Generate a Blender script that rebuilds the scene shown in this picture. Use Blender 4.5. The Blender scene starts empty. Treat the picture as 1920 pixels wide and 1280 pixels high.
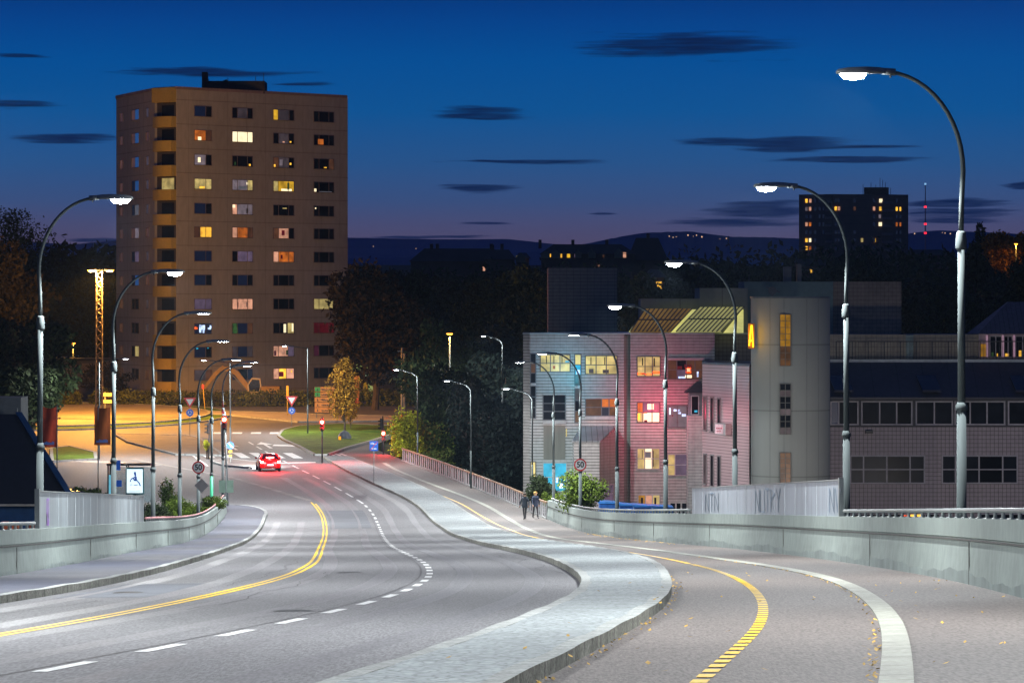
import bpy, math, random
import numpy as np
from mathutils import Vector, Matrix
R = math.radians
SC = bpy.context.scene
COL = SC.collection
HAZE = .00004
CZ = 16.0                      # camera height in world metres
F, YH = 7000.0, 560.0          # focal length and horizon row for a 1920 px wide picture

# ------------------------------------------------------------ camera
cam = bpy.data.cameras.new('camera'); camo = bpy.data.objects.new('camera', cam); COL.objects.link(camo)
camo.location = (0, 0, CZ); camo.rotation_euler = (R(90), 0, 0)
cam.sensor_width = 36; cam.lens = F/1920*36; cam.shift_y = -(640-YH)/1920
cam.clip_start = 0.5; cam.clip_end = 30000
SC.camera = camo
SC.view_settings.view_transform = 'Standard'; SC.view_settings.look = 'None'
SC.view_settings.exposure = 0.0; SC.view_settings.gamma = 1.0
SC.render.engine = 'CYCLES'
SC.cycles.use_denoising = True
SC.cycles.max_bounces = 5; SC.cycles.diffuse_bounces = 2; SC.cycles.glossy_bounces = 2
SC.cycles.transparent_max_bounces = 6
SC.cycles.sample_clamp_indirect = 3.0

def lin(r, g, b):
    f = lambda c: (c/255/12.92) if c/255 <= .04045 else ((c/255+.055)/1.055)**2.4
    return (f(r), f(g), f(b), 1)

# ------------------------------------------------------------ world: dusk sky with thin cloud streaks
W = bpy.data.worlds.new('World'); SC.world = W; W.use_nodes = True
wn = W.node_tree; N = wn.nodes; L = wn.links
for n in list(N): N.remove(n)
def wmath(op, a, b=None, c=None, clamp=False):
    m = N.new('ShaderNodeMath'); m.operation = op; m.use_clamp = clamp
    for i, v in enumerate((a, b, c)):
        if v is None: continue
        if isinstance(v, (int, float)): m.inputs[i].default_value = v
        else: L.new(v, m.inputs[i])
    return m.outputs[0]
wo = N.new('ShaderNodeOutputWorld'); bg = N.new('ShaderNodeBackground'); L.new(bg.outputs[0], wo.inputs[0])
tc = N.new('ShaderNodeTexCoord'); sp = N.new('ShaderNodeSeparateXYZ'); L.new(tc.outputs['Generated'], sp.inputs[0])
hyp = wmath('SQRT', wmath('ADD', wmath('MULTIPLY', sp.outputs[0], sp.outputs[0]), wmath('MULTIPLY', sp.outputs[1], sp.outputs[1])))
elev = wmath('ARCTAN2', sp.outputs[2], hyp)        # radians above the horizon
azim = wmath('ARCTAN2', sp.outputs[0], sp.outputs[1])
ramp = N.new('ShaderNodeValToRGB'); L.new(wmath('MULTIPLY', elev, 1/0.16, clamp=True), ramp.inputs[0])
stops = [(0.0, (86, 70, 90)), (.0135, (92, 82, 112)), (.020, (78, 82, 122)), (.026, (60, 84, 132)), (.036, (40, 87, 143)), (.050, (12, 86, 152)), (.064, (2, 80, 152)), (.074, (3, 68, 142)), (.084, (4, 52, 122)), (.16, (3, 34, 88))]
cr = ramp.color_ramp
while len(cr.elements) < len(stops): cr.elements.new(.5)
for e, (p, c) in zip(cr.elements, stops): e.position = p/.16; e.color = lin(*c)
ns = N.new('ShaderNodeTexNoise'); ns.inputs['Scale'].default_value = 1; ns.inputs['Detail'].default_value = 4
cv = N.new('ShaderNodeCombineXYZ'); L.new(wmath('MULTIPLY', azim, 34), cv.inputs[0]); L.new(wmath('MULTIPLY', elev, 500), cv.inputs[1]); L.new(cv.outputs[0], ns.inputs['Vector'])
nz = wmath('SUBTRACT', ns.outputs[0], .5)
ns2 = N.new('ShaderNodeTexNoise'); ns2.inputs['Scale'].default_value = 1; ns2.inputs['Detail'].default_value = 5; cv2 = N.new('ShaderNodeCombineXYZ'); L.new(wmath('MULTIPLY', azim, 90), cv2.inputs[0]); L.new(wmath('MULTIPLY', elev, 1900), cv2.inputs[1]); L.new(cv2.outputs[0], ns2.inputs['Vector'])
nz2 = wmath('SUBTRACT', ns2.outputs[0], .5)
# thin lens shaped clouds: azimuth, elevation, half width, half height in units of 1/7000 rad
clouds = [(330, 472, 215, 22), (-560, 423, 185, 9), (-390, 401, 55, 4), (-60, 344, 92, 17), (470, 292, 165, 10), (640, 284, 120, 5), (520, 282, 100, 7), (640, 260, 150, 7),
 (30, 257, 150, 5), (-60, 206, 76, 11), (-830, 298, 110, 9), (-925, 360, 75, 8), (-915, 451, 55, 5), (470, 165, 110, 17), (420, 141, 140, 9), (820, 178, 110, 9), (835, 160, 105, 9), (820, 147, 95, 8),
 (955, 211, 40, 7), (170, 160, 32, 3), (-50, 141, 55, 3), (-770, 108, 60, 7), (-150, 115, 130, 3)]
mask = None
for cx, cy, rx, ry in clouds:
    u = wmath('MULTIPLY_ADD', azim, 7000/rx, -cx/rx); v = wmath('MULTIPLY_ADD', elev, 7000/ry, -cy/ry)
    v = wmath('MULTIPLY_ADD', nz, 3.2, v); u = wmath('MULTIPLY_ADD', nz2, 1.2, u)
    r2 = wmath('MULTIPLY_ADD', v, v, wmath('MULTIPLY', u, u))
    m = wmath('MULTIPLY', wmath('SUBTRACT', 1.15, r2), 1.15, clamp=True)
    mask = m if mask is None else wmath('MAXIMUM', mask, m)
mask = wmath('MULTIPLY', mask, wmath('MULTIPLY_ADD', nz2, .9, .88), clamp=True)
mx = N.new('ShaderNodeMix'); mx.data_type = 'RGBA'; L.new(mask, mx.inputs[0]); L.new(ramp.outputs[0], mx.inputs[6]); mx.inputs[7].default_value = lin(9, 32, 74)
L.new(mx.outputs[2], bg.inputs[0]); bg.inputs[1].default_value = 1.0

# last twilight behind the ridge: one very weak, very soft sun
sl = bpy.data.lights.new('twilight_sun', 'SUN'); sl.energy = .02; sl.angle = R(20); sl.color = (1, .75, .8)
so = bpy.data.objects.new('twilight_sun', sl); so.rotation_euler = (R(-80), 0, R(20)); COL.objects.link(so)

# ------------------------------------------------------------ materials
MATS = {}
def mat(name, col, rough=.7, metal=0., var=.15, scale=3., emis=None, es=0., bump=0., bscale=None, spec=.5, stretch=None, wear=None, seam=None, tile=None, alpha=None):
    """procedural surface: colour varied by two noises; optional seams / tiles / emission"""
    if name in MATS: return MATS[name]
    m = bpy.data.materials.new(name); m.use_nodes = True; nt = m.node_tree; b = nt.nodes['Principled BSDF']
    b.inputs['Roughness'].default_value = rough; b.inputs['Metallic'].default_value = metal
    b.inputs['Specular IOR Level'].default_value = spec
    geo = nt.nodes.new('ShaderNodeNewGeometry'); pos = geo.outputs['Position']
    if stretch:
        vm = nt.nodes.new('ShaderNodeVectorMath'); vm.operation = 'MULTIPLY'; nt.links.new(pos, vm.inputs[0]); vm.inputs[1].default_value = stretch; pos = vm.outputs[0]
    def noise(s, det=3):
        n = nt.nodes.new('ShaderNodeTexNoise'); n.inputs['Scale'].default_value = s; n.inputs['Detail'].default_value = det; nt.links.new(pos, n.inputs['Vector']); return n.outputs[0]
    def mr(v, a, bb, c, d):
        n = nt.nodes.new('ShaderNodeMapRange'); nt.links.new(v, n.inputs[0])
        for i, q in enumerate((a, bb, c, d)): n.inputs[i+1].default_value = q
        return n.outputs[0]
    def mul(a, bb):
        n = nt.nodes.new('ShaderNodeMath'); n.operation = 'MULTIPLY'
        for i, v in enumerate((a, bb)):
            if isinstance(v, (int, float)): n.inputs[i].default_value = v
            else: nt.links.new(v, n.inputs[i])
        return n.outputs[0]
    fac = mul(mr(noise(scale), .3, .7, 1-var, 1+var), mr(noise(scale*.13), .3, .7, 1-var*.8, 1+var*.8))
    if wear:      # fine grain
        fac = mul(fac, mr(noise(wear[0], 2), .35, .65, 1-wear[1], 1+wear[1]))
    if seam:      # (axis, period, width, dark, offset): thin joints
        sx = nt.nodes.new('ShaderNodeSeparateXYZ'); nt.links.new(geo.outputs['Position'], sx.inputs[0])
        for ax, per, wd, dk, off in seam:
            if isinstance(ax, int): src = sx.outputs[ax]
            else:
                dt = nt.nodes.new('ShaderNodeVectorMath'); dt.operation = 'DOT_PRODUCT'; nt.links.new(geo.outputs['Position'], dt.inputs[0]); dt.inputs[1].default_value = ax; src = dt.outputs['Value']
            a = nt.nodes.new('ShaderNodeMath'); a.operation = 'ADD'; nt.links.new(src, a.inputs[0]); a.inputs[1].default_value = off
            p = nt.nodes.new('ShaderNodeMath'); p.operation = 'PINGPONG'; nt.links.new(a.outputs[0], p.inputs[0]); p.inputs[1].default_value = per/2
            fac = mul(fac, mr(p.outputs[0], wd*.5, wd*.5+.012*per+.004, dk, 1))
    v3 = nt.nodes.new('ShaderNodeVectorMath'); v3.operation = 'SCALE'; v3.inputs[0].default_value = col[:3]; nt.links.new(fac, v3.inputs['Scale'])
    nt.links.new(v3.outputs[0], b.inputs['Base Color'])
    if emis is not None:
        ev = nt.nodes.new('ShaderNodeVectorMath'); ev.operation = 'SCALE'; ev.inputs[0].default_value = emis[:3]; nt.links.new(fac, ev.inputs['Scale'])
        nt.links.new(ev.outputs[0], b.inputs['Emission Color']); b.inputs['Emission Strength'].default_value = es
        try: m.cycles.emission_sampling = 'NONE' if es < 8 else 'AUTO'
        except Exception: pass
    if bump:
        bn = nt.nodes.new('ShaderNodeBump'); bn.inputs['Strength'].default_value = bump; bn.inputs['Distance'].default_value = .02
        nt.links.new(noise(bscale or scale*6), bn.inputs['Height']); nt.links.new(bn.outputs[0], b.inputs['Normal'])
    if alpha is not None: b.inputs['Alpha'].default_value = alpha
    MATS[name] = m
    return m

# ------------------------------------------------------------ mesh builder
class MB:
    def __init__(s): s.v = []; s.f = []; s.m = []
    def q(s, pts, mi=0):
        n = len(s.v); s.v += [tuple(p) for p in pts]; s.f.append(tuple(range(n, n+len(pts)))); s.m.append(mi); return s
    def hexa(s, p, mi=0):      # 8 points: bottom ring 0-3, top ring 4-7
        n = len(s.v); s.v += [tuple(a) for a in p]
        for f in ((3, 2, 1, 0), (4, 5, 6, 7), (0, 1, 5, 4), (1, 2, 6, 5), (2, 3, 7, 6), (3, 0, 4, 7)):
            s.f.append(tuple(n+i for i in f)); s.m.append(mi)
        return s
    def box(s, x0, x1, y0, y1, z0, z1, mi=0):
        return s.hexa([(x0, y0, z0), (x1, y0, z0), (x1, y1, z0), (x0, y1, z0), (x0, y0, z1), (x1, y0, z1), (x1, y1, z1), (x0, y1, z1)], mi)
    def prism(s, poly, z0, z1, mi=0, cap=True):
        n = len(s.v); k = len(poly)
        s.v += [(p[0], p[1], z0) for p in poly] + [(p[0], p[1], z1) for p in poly]
        for i in range(k):
            j = (i+1) % k; s.f.append((n+i, n+j, n+k+j, n+k+i)); s.m.append(mi)
        if cap:
            s.f.append(tuple(n+k+i for i in range(k))); s.m.append(mi); s.f.append(tuple(n+k-1-i for i in range(k))); s.m.append(mi)
        return s
    def tube(s, pts, rad, n=8, mi=0, cap=True, squash=1.):
        pts = [Vector(p) for p in pts]
        if not isinstance(rad, (list, tuple)): rad = [rad]*len(pts)
        base = len(s.v); up = Vector((0, 0, 1)); prev = None
        for i, p in enumerate(pts):
            t = (pts[min(i+1, len(pts)-1)]-pts[max(i-1, 0)]).normalized()
            a = prev if prev is not None else (Vector((0, 1, 0)) if abs(t.y) < .9 else Vector((1, 0, 0)))
            a = (a - t*a.dot(t)).normalized(); prev = a; b = t.cross(a)
            for k in range(n):
                an = 2*math.pi*k/n; s.v.append(tuple(p + a*math.cos(an)*rad[i] + b*math.sin(an)*rad[i]*squash))
        for i in range(len(pts)-1):
            for k in range(n):
                k2 = (k+1) % n; s.f.append((base+i*n+k, base+i*n+k2, base+(i+1)*n+k2, base+(i+1)*n+k)); s.m.append(mi)
        if cap:
            s.f.append(tuple(base+n-1-k for k in range(n))); s.m.append(mi); e = base+(len(pts)-1)*n
            s.f.append(tuple(e+k for k in range(n))); s.m.append(mi)
        return s
    def loft(s, rings, mi=0, closed=True, cap=True):
        n = len(rings[0]); base = len(s.v)
        for r in rings: s.v += [tuple(p) for p in r]
        for i in range(len(rings)-1):
            for k in range(n if closed else n-1):
                k2 = (k+1) % n; s.f.append((base+i*n+k, base+i*n+k2, base+(i+1)*n+k2, base+(i+1)*n+k)); s.m.append(mi)
        if cap and closed:
            s.f.append(tuple(base+n-1-k for k in range(n))); s.m.append(mi); e = base+(len(rings)-1)*n; s.f.append(tuple(e+k for k in range(n))); s.m.append(mi)
        return s
    def build(s, name, mats, parent=None, smooth=False, bevel=0, loc=None):
        me = bpy.data.meshes.new(name); me.from_pydata(s.v, [], s.f)
        if not isinstance(mats, (list, tuple)): mats = [mats]
        for m in mats: me.materials.append(m)
        if len(mats) > 1: me.polygons.foreach_set('material_index', s.m)
        if smooth: me.polygons.foreach_set('use_smooth', [True]*len(s.f))
        me.update(); o = bpy.data.objects.new(name, me); COL.objects.link(o)
        if parent is not None: o.parent = parent
        if loc: o.location = loc
        if bevel:
            b = o.modifiers.new('bevel', 'BEVEL'); b.width = bevel; b.segments = 2; b.limit_method = 'ANGLE'
        return o

def tag(o, label=None, cat=None, group=None, kind=None):
    if label: o['label'] = label
    if cat: o['category'] = cat
    if group: o['group'] = group
    if kind: o['kind'] = kind
    return o
def empty(name, loc, label, cat, group=None, rz=0):
    o = bpy.data.objects.new(name, None); COL.objects.link(o); o.location = loc; o.rotation_euler = (0, 0, rz); o.empty_display_size = .3
    return tag(o, label, cat, group)
def copy_tree(o, parent=None):
    c = o.copy(); COL.objects.link(c); c.parent = parent
    for ch in o.children: copy_tree(ch, c)
    return c
def place(o, loc, rz=0, label=None, group=None):
    o.location = loc; o.rotation_euler = (0, 0, rz)
    if label: o['label'] = label
    if group: o['group'] = group
    return o
def W3(px, py, Y): return Vector(((px-960)/F*Y, Y, CZ-(py-YH)/F*Y))   # a point of the place seen at px,py, Y metres away
def pxX(px, Y): return (px-960)/F*Y

# ------------------------------------------------------------ the lie of the land
def cub(xs, ys):
    xs = np.array(xs, float); ys = np.array(ys, float); m = np.gradient(ys, xs)
    def f(x):
        x = np.asarray(x, float); xc = np.clip(x, xs[0], xs[-1]); i = np.clip(np.searchsorted(xs, xc)-1, 0, len(xs)-2)
        h = xs[i+1]-xs[i]; t = (xc-xs[i])/h
        return (2*t**3-3*t**2+1)*ys[i]+(t**3-2*t**2+t)*h*m[i]+(-2*t**3+3*t**2)*ys[i+1]+(t**3-t**2)*h*m[i+1] + np.where(x < xs[0], (x-xs[0])*m[0], 0)
    return f
drop = cub([0,30,75,101,133,161,188,214,241,270,300,335,372,400,425,455,480,520,900],
           [1.40,3.12,5.68,7.17,8.93,10.5,12.0,13.3,14.25,14.5,14.35,14.1,13.55,13.14,12.75,12.35,12.2,12.0,12.0])
def ss(a, b, x):
    t = np.clip((np.asarray(x, float)-a)/(b-a), 0, 1); return t*t*(3-2*t)
def zr(X, Y):                                   # road surface, world z
    return float(CZ - drop(Y) + .015*(1-ss(230, 290, Y))*(np.clip(X, -22, 14)-6))
def smooth_line(pts):
    ys = np.array([p[0] for p in pts], float); xs = np.array([p[1] for p in pts], float)
    g = np.arange(-60, 420, 1.0); v = np.interp(g, ys, xs)
    lo = g < ys[0]; v[lo] = xs[0]+(g[lo]-ys[0])*(xs[1]-xs[0])/(ys[1]-ys[0])
    hi = g > ys[-1]; v[hi] = xs[-1]+(g[hi]-ys[-1])*(xs[-1]-xs[-2])/(ys[-1]-ys[-2])
    k = np.exp(-np.arange(-14, 15)**2/(2*5.0**2)); k /= k.sum()
    vv = np.convolve(np.pad(v, 14, mode='reflect', reflect_type='odd'), k, 'valid')
    return lambda Y: np.interp(Y, g, vv)
LW = smooth_line([(0,-16.6),(30,-14.3),(60,-12.8),(88,-12.2),(100,-12.7),(118,-13.3),(133,-13.9),(155,-14.85),(174,-15.6),(205,-17.2),(236,-18.7),(254,-19.4)])
LK = smooth_line([(0,-13.6),(30,-11.0),(52,-9.6),(66,-9.05),(80,-8.95),(100,-9.5),(133,-10.66),(169,-12.4),(200,-14.0),(222,-15.1),(243,-16.1),(260,-17.0)])
YL = smooth_line([(0,-10.3),(30,-7.9),(48.5,-6.65),(56,-6.15),(72,-5.65),(85,-5.5),(96,-5.6),(115,-6.1),(133,-6.9),(176,-8.95),(205,-10.3),(232,-11.6),(249,-12.55),(259,-13.35),(270,-14.5),(340,-24)])
WD = smooth_line([(0,-8.1),(30,-5.25),(36.5,-4.69),(46.5,-3.59),(56.5,-2.81),(66,-2.21),(76,-1.95),(85,-1.9),(93,-2.03),(104,-2.31),(117,-2.85),(130,-3.6),(158,-5.04),(208,-7.15),(236,-8.4),(252,-9.3),(265,-10.4),(275,-11.8),(292,-14.4),(323,-19.38),(360,-25.5)])
ML = smooth_line([(0,-4.9),(30.2,-1.56),(33,-1.28),(39.5,-.62),(45.5,-.13),(51.2,.3),(55.5,.65),(62.5,1.1),(73.8,1.42),(84,1.46),(95,1.38),(107,1.17),(120,.68),(133,.05),(159.5,-1.3),(187,-2.4),(228,-4.3),(258,-6.25),(272,-7.76),(289,-10.6),(308,-13.6),(335,-17.2)])
MR = smooth_line([(0,-2.9),(31.5,.09),(35,.45),(41.2,1.0),(46,1.45),(52.5,2.02),(60,2.55),(68.5,2.96),(82,3.43),(92,3.72),(100,3.85),(108,3.87),(117,3.75),(127,3.38),(140,2.8),(155,2.12),(170,1.46),(205,0),(242,-2.07),(260,-3.71),(274,-5.08),(296,-8.45),(316,-11.73),(338,-15.46)])
YC = smooth_line([(0,-1.6),(33,1.68),(37,2.1),(46,3.08),(59,4.0),(71,4.56),(82.5,4.87),(92,4.98),(100.5,4.93),(107,4.8),(114,4.6),(119,4.42),(127,4.02),(139,3.45),(157,2.69),(174,2.0),(196,1.1),(221,0),(242,-1.39),(264,-3.4),(275,-5.0),(292,-8.1),(312,-11.4),(330,-14.39)])
WS = smooth_line([(0,-.2),(32,3.31),(45.5,4.68),(56,5.54),(69.5,6.35),(81,6.71),(95,6.7),(110,6.15),(126,5.35),(151,4.1),(185,2.4),(218,1.15),(242,0),(261,-1.55),(275,-3.5),(292,-6.6),(312,-9.8),(339,-12.9)])
RW = smooth_line([(0,4.0),(30,6.3),(59,8.13),(72,8.67),(84,8.95),(101,9.05),(115,8.7),(133,7.98),(159,6.6),(188,5.3),(215,3.95),(241,2.55),(251,1.5),(268,-.38),(282,-2.42),(312,-7.14),(330,-10.14)])

def terrain(X, Y):
    z0 = zr(X, Y) - .4
    low_l = CZ - 15.0
    if Y < 262 and X < LW(min(Y, 262))-.3:
        a = float(ss(246, 262, Y)); z0 = low_l*(1-a)+z0*a
    lw = float(RW(Y)) + .3 if Y < 345 else float(RW(345))+.3+(Y-345)*.3
    if X > lw:
        a = float(ss(lw, lw+9, X)); dp = CZ-19.5
        if Y > 345: dp = dp+(z0-dp)*float(ss(345, 430, Y))
        z0 = z0*(1-a)+dp*a if Y > 235 else dp
    if Y > 480:
        z0 = CZ + float(np.interp(Y, [480, 560, 700, 900, 1300, 2500, 9000], [-12.4, -11.5, -8, 0, 8, 20, 60]))
    return z0
def ground_z(X, Y): return terrain(X, Y)

def strip(fa, fb, y0, y1, step=1.0, dz=0., name='road', m=None, kind='structure', across=1):
    mb = MB(); ys = list(np.arange(y0, y1, step))+[y1]; c = across+1
    for y in ys:
        a, b = float(fa(y)), float(fb(y))
        for i in range(c):
            x = a+(b-a)*i/across; mb.v.append((x, y, zr(x, y)+dz))
    for i in range(len(ys)-1):
        for k in range(across):
            n = i*c+k; mb.f.append((n, n+1, n+1+c, n+c)); mb.m.append(0)
    o = mb.build(name, m); 
    if kind: o['kind'] = kind
    return o
# ------------------------------------------------------------ ground, roads, markings
ASPH = mat('asphalt', (.130, .128, .134), .72, var=.10, scale=.35, wear=(30, .30), bump=.5, bscale=60, stretch=(1, .10, 1), spec=.35)
ASPH2 = mat('asphalt_path', (.125, .108, .10), .75, var=.09, scale=.4, wear=(32, .30), bump=.5, bscale=60, stretch=(1, .10, 1), spec=.3)
SIDE = mat('asphalt_sidewalk', (.075, .08, .105), .75, var=.16, scale=.25, wear=(30, .2), stretch=(.3, 1, 1), spec=.3)
EARTH = mat('earth', (.035, .045, .022), .95, var=.4, scale=.3, spec=.1)
GRASS = mat('grass', (.075, .13, .02), .9, var=.35, scale=.8, wear=(9, .4), spec=.1)
STONE = mat('median_stone', (.27, .295, .30), .8, var=.1, scale=.8, wear=(9, .18), bump=1.0, bscale=7, spec=.3)
# small rounded setts: cells darken the joints and lift each stone
nt = STONE.node_tree; b = nt.nodes['Principled BSDF']; vo = nt.nodes.new('ShaderNodeTexVoronoi'); vo.feature = 'DISTANCE_TO_EDGE'; vo.inputs['Scale'].default_value = 7.5
gp_ = nt.nodes.new('ShaderNodeNewGeometry'); nt.links.new(gp_.outputs['Position'], vo.inputs['Vector'])
mr_ = nt.nodes.new('ShaderNodeMapRange'); mr_.inputs[1].default_value = .0; mr_.inputs[2].default_value = .16; mr_.inputs[3].default_value = .62; mr_.inputs[4].default_value = 1.05; nt.links.new(vo.outputs[0], mr_.inputs[0])
src_ = b.inputs['Base Color'].links[0].from_socket; sc_ = nt.nodes.new('ShaderNodeVectorMath'); sc_.operation = 'SCALE'; nt.links.new(src_, sc_.inputs[0]); nt.links.new(mr_.outputs[0], sc_.inputs['Scale']); nt.links.new(sc_.outputs[0], b.inputs['Base Color'])
bn_ = nt.nodes.new('ShaderNodeBump'); bn_.inputs['Strength'].default_value = .9; bn_.inputs['Distance'].default_value = .03; nt.links.new(mr_.outputs[0], bn_.inputs['Height']); nt.links.new(bn_.outputs[0], b.inputs['Normal'])
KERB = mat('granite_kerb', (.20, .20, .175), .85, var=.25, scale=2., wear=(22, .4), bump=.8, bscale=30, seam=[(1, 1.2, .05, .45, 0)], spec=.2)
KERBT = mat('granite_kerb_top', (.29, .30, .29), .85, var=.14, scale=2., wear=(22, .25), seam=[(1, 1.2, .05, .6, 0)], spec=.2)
WHITE = mat('road_paint_white', (.6, .6, .59), .6, var=.10, scale=3, wear=(20, .15))
YELL = mat('road_paint_yellow', (.72, .44, .004), .6, var=.10, scale=3, wear=(20, .15))
CONC = mat('parapet_concrete', (.25, .29, .27), .8, var=.12, scale=.4, wear=(5, .07), stretch=(.5, .5, .5), bump=.3, bscale=12, spec=.25)
CONCW = mat('damp_concrete', (.222, .262, .25), .75, var=.2, scale=1.2, spec=.3)
CONCD = mat('parapet_groove', (.07, .07, .065), .9)
METAL = mat('galvanised_steel', (.20, .22, .22), .5, .3, var=.1, scale=2)
POLE = mat('lamp_pole_steel', (.055, .07, .072), .85, .0, var=.12, scale=1.5, wear=(8, .1), stretch=(1, 1, .2))
POLEG = mat('green_pole_paint', (.02, .28, .14), .5, var=.1)
DARK = mat('dark_metal', (.03, .032, .035), .5, .2)

# terrain sheet
xs = np.concatenate([np.linspace(-900, -90, 28), np.linspace(-86, 96, 150), np.linspace(105, 900, 28)])
ys = np.concatenate([np.linspace(-60, 500, 260), np.geomspace(505, 3200, 50)])
mb = MB()
for y in ys:
    sc = max(1.0, y/900)
    for x in xs:
        z = terrain(x, y)
        if y > 520: z += 3*math.sin(x*.013+y*.004)*min(1, (y-520)/300)
        mb.v.append((x*sc, y, z))
nx = len(xs)
for j in range(len(ys)-1):
    for i in range(nx-1): n = j*nx+i; mb.f.append((n, n+1, n+1+nx, n+nx)); mb.m.append(0)
mb.build('ground', EARTH)['kind'] = 'structure'

# far hills in three ridges, real height fields kilometres away
HILL = mat('hill_haze_blue', (.03, .13, .24), 1., var=.12, scale=.004, spec=0.)  # blue of the distant haze is put into the hill colour
def ridge(name, Y0, prof, back, seed, rough):
    rng = np.random.RandomState(seed); mb = MB(); px = np.linspace(-500, 2400, 500)
    top = np.interp(px, [p[0] for p in prof], [p[1] for p in prof])
    n1 = np.convolve(rng.randn(len(px)), np.ones(25)/25, 'same')*6*rough; n2 = rng.rand(len(px))*rough*1.3
    rows = [(0, -60, 0), (.45, None, .75), (1, None, 1), (1.5, None, .7), (2.2, None, 0)]
    for fr, zz, hh in rows:
        Y = Y0+back*fr
        for i, p in enumerate(px):
            h = (YH-(top[i]-n1[i]-(n2[i] if hh == 1 else 0)))/F*(Y0+back)
            mb.v.append(((p-960)/F*Y, Y, CZ+(h+60)*hh-60 if hh else CZ-90))
    c = len(px)
    for j in range(len(rows)-1):
        for i in range(c-1): n = j*c+i; mb.f.append((n, n+1, n+1+c, n+c)); mb.m.append(0)
    mb.build(name, HILL)['kind'] = 'structure'
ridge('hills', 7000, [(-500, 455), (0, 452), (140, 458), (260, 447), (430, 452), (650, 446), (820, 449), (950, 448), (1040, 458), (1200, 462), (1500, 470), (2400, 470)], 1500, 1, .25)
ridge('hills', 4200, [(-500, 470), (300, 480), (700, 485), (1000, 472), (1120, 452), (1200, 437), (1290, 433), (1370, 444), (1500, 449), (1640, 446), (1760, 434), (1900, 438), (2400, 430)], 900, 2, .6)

# road, junction, sidewalk, path
def expand(f, d): return lambda Y: f(Y)+d
strip(LK, lambda y: expand(ML, .05)(y), -40, 345, 1.5, 0, 'road', ASPH, across=6)
# junction: one sheet out to the roundabout
mb = MB(); gx = np.linspace(-95, 30, 60); gy = np.linspace(254, 452, 80)
def jin(x, y):
    left = float(np.interp(y, [254, 262, 452], [-75, -95, -95]))
    right = float(RW(y))+.3 if y < 345 else float(np.interp(y, [345, 380, 452], [float(RW(345)), -13, 10]))
    return left, right
k = 50
for y in gy:
    l, r = jin(0, y)
    for i in range(k):
        x = l+(r-l)*i/(k-1); mb.v.append((x, y, zr(x, y)-.012))
for j in range(len(gy)-1):
    for i in range(k-1): n = j*k+i; mb.f.append((n, n+1, n+1+k, n+k)); mb.m.append(0)
mb.build('junction_asphalt', ASPH)['kind'] = 'structure'
strip(lambda y: LW(y)+.05, lambda y: LK(y)-.18, -40, 256, 1.5, .14, 'sidewalk', SIDE, across=3)
strip(lambda y: MR(y)+.0, lambda y: RW(y)+.1, -40, 335, 1.5, .004, 'cycle_path', ASPH2, across=4)

def kerb(f, y0, y1, w, side, name, h=.15, m=KERB, mt=KERBT, lab=None):
    """solid kerb stones along a line; side=+1 puts the body right of the line"""
    mb = MB(); ys = list(np.arange(y0, y1, 1.0))+[y1]
    rings = []
    for i, y in enumerate(ys):
        x = float(f(y)); a, b = (x, x+w) if side > 0 else (x-w, x)
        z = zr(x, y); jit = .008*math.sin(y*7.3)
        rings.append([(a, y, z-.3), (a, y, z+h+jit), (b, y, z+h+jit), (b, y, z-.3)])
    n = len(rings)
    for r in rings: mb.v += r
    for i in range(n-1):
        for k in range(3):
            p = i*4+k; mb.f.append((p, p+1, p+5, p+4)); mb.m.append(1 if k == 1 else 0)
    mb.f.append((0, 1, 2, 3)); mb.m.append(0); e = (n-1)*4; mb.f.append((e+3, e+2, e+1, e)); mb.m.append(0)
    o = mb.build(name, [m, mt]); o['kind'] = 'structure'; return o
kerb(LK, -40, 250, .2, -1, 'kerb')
# rounded end of the left sidewalk
end = []
for t in np.linspace(0, 1, 24):
    a = t*math.pi*.62; cx, cy = float(LK(250))-3.2, 250
    end.append((cx+3.2*math.cos(a), cy+13*math.sin(a)))
mb = MB(); poly = [(float(LW(250))-.5, 250)]+[(float(LK(250)), 250)]+end[1:]+[(float(LW(250))-1.5, 262)]
n = len(poly); mb.v = [(p[0], p[1], zr(*p)+.138) for p in poly]; mb.f = [tuple(range(n))]; mb.m = [0]
mb.build('sidewalk', SIDE)['kind'] = 'structure'
mb = MB()
for (a, b) in zip(end[:-1], end[1:]):
    mb.hexa([(a[0]-.22, a[1]-.05, zr(*a)-.3), (a[0], a[1], zr(*a)-.3), (b[0], b[1], zr(*b)-.3), (b[0]-.22, b[1]-.05, zr(*b)-.3),
             (a[0]-.22, a[1]-.05, zr(*a)+.15), (a[0], a[1], zr(*a)+.15), (b[0], b[1], zr(*b)+.15), (b[0]-.22, b[1]-.05, zr(*b)+.15)])
mb.build('kerb', KERBT)['kind'] = 'structure'
# median: stone setts between two kerbs
strip(lambda y: ML(y)+.17, lambda y: MR(y)-.17, -40, 333, .7, .15, 'median_paving', STONE, across=3)
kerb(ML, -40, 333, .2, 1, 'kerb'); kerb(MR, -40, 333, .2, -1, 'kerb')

# flush stone band between cycle path and footway
mb = MB(); y = -30.
while y < 322:
    ln = .95; g = .03
    for a, b in ((y, y+ln),):
        x0, x1 = float(WS(a)), float(WS(b)); w = .15 if a < 200 else .17
        mb.hexa([(x0-w, a, zr(x0, a)-.1), (x0+w, a, zr(x0, a)-.1), (x1+w, b, zr(x1, b)-.1), (x1-w, b, zr(x1, b)-.1),
                 (x0-w, a, zr(x0, a)+.02), (x0+w, a, zr(x0, a)+.03), (x1+w, b, zr(x1, b)+.03), (x1-w, b, zr(x1, b)+.02)])
    y += ln+g
mb.build('kerb_band', mat('band_stone', (.28, .28, .24), .8, var=.14, scale=1.3, wear=(14, .15)))['kind'] = 'structure'

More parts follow.
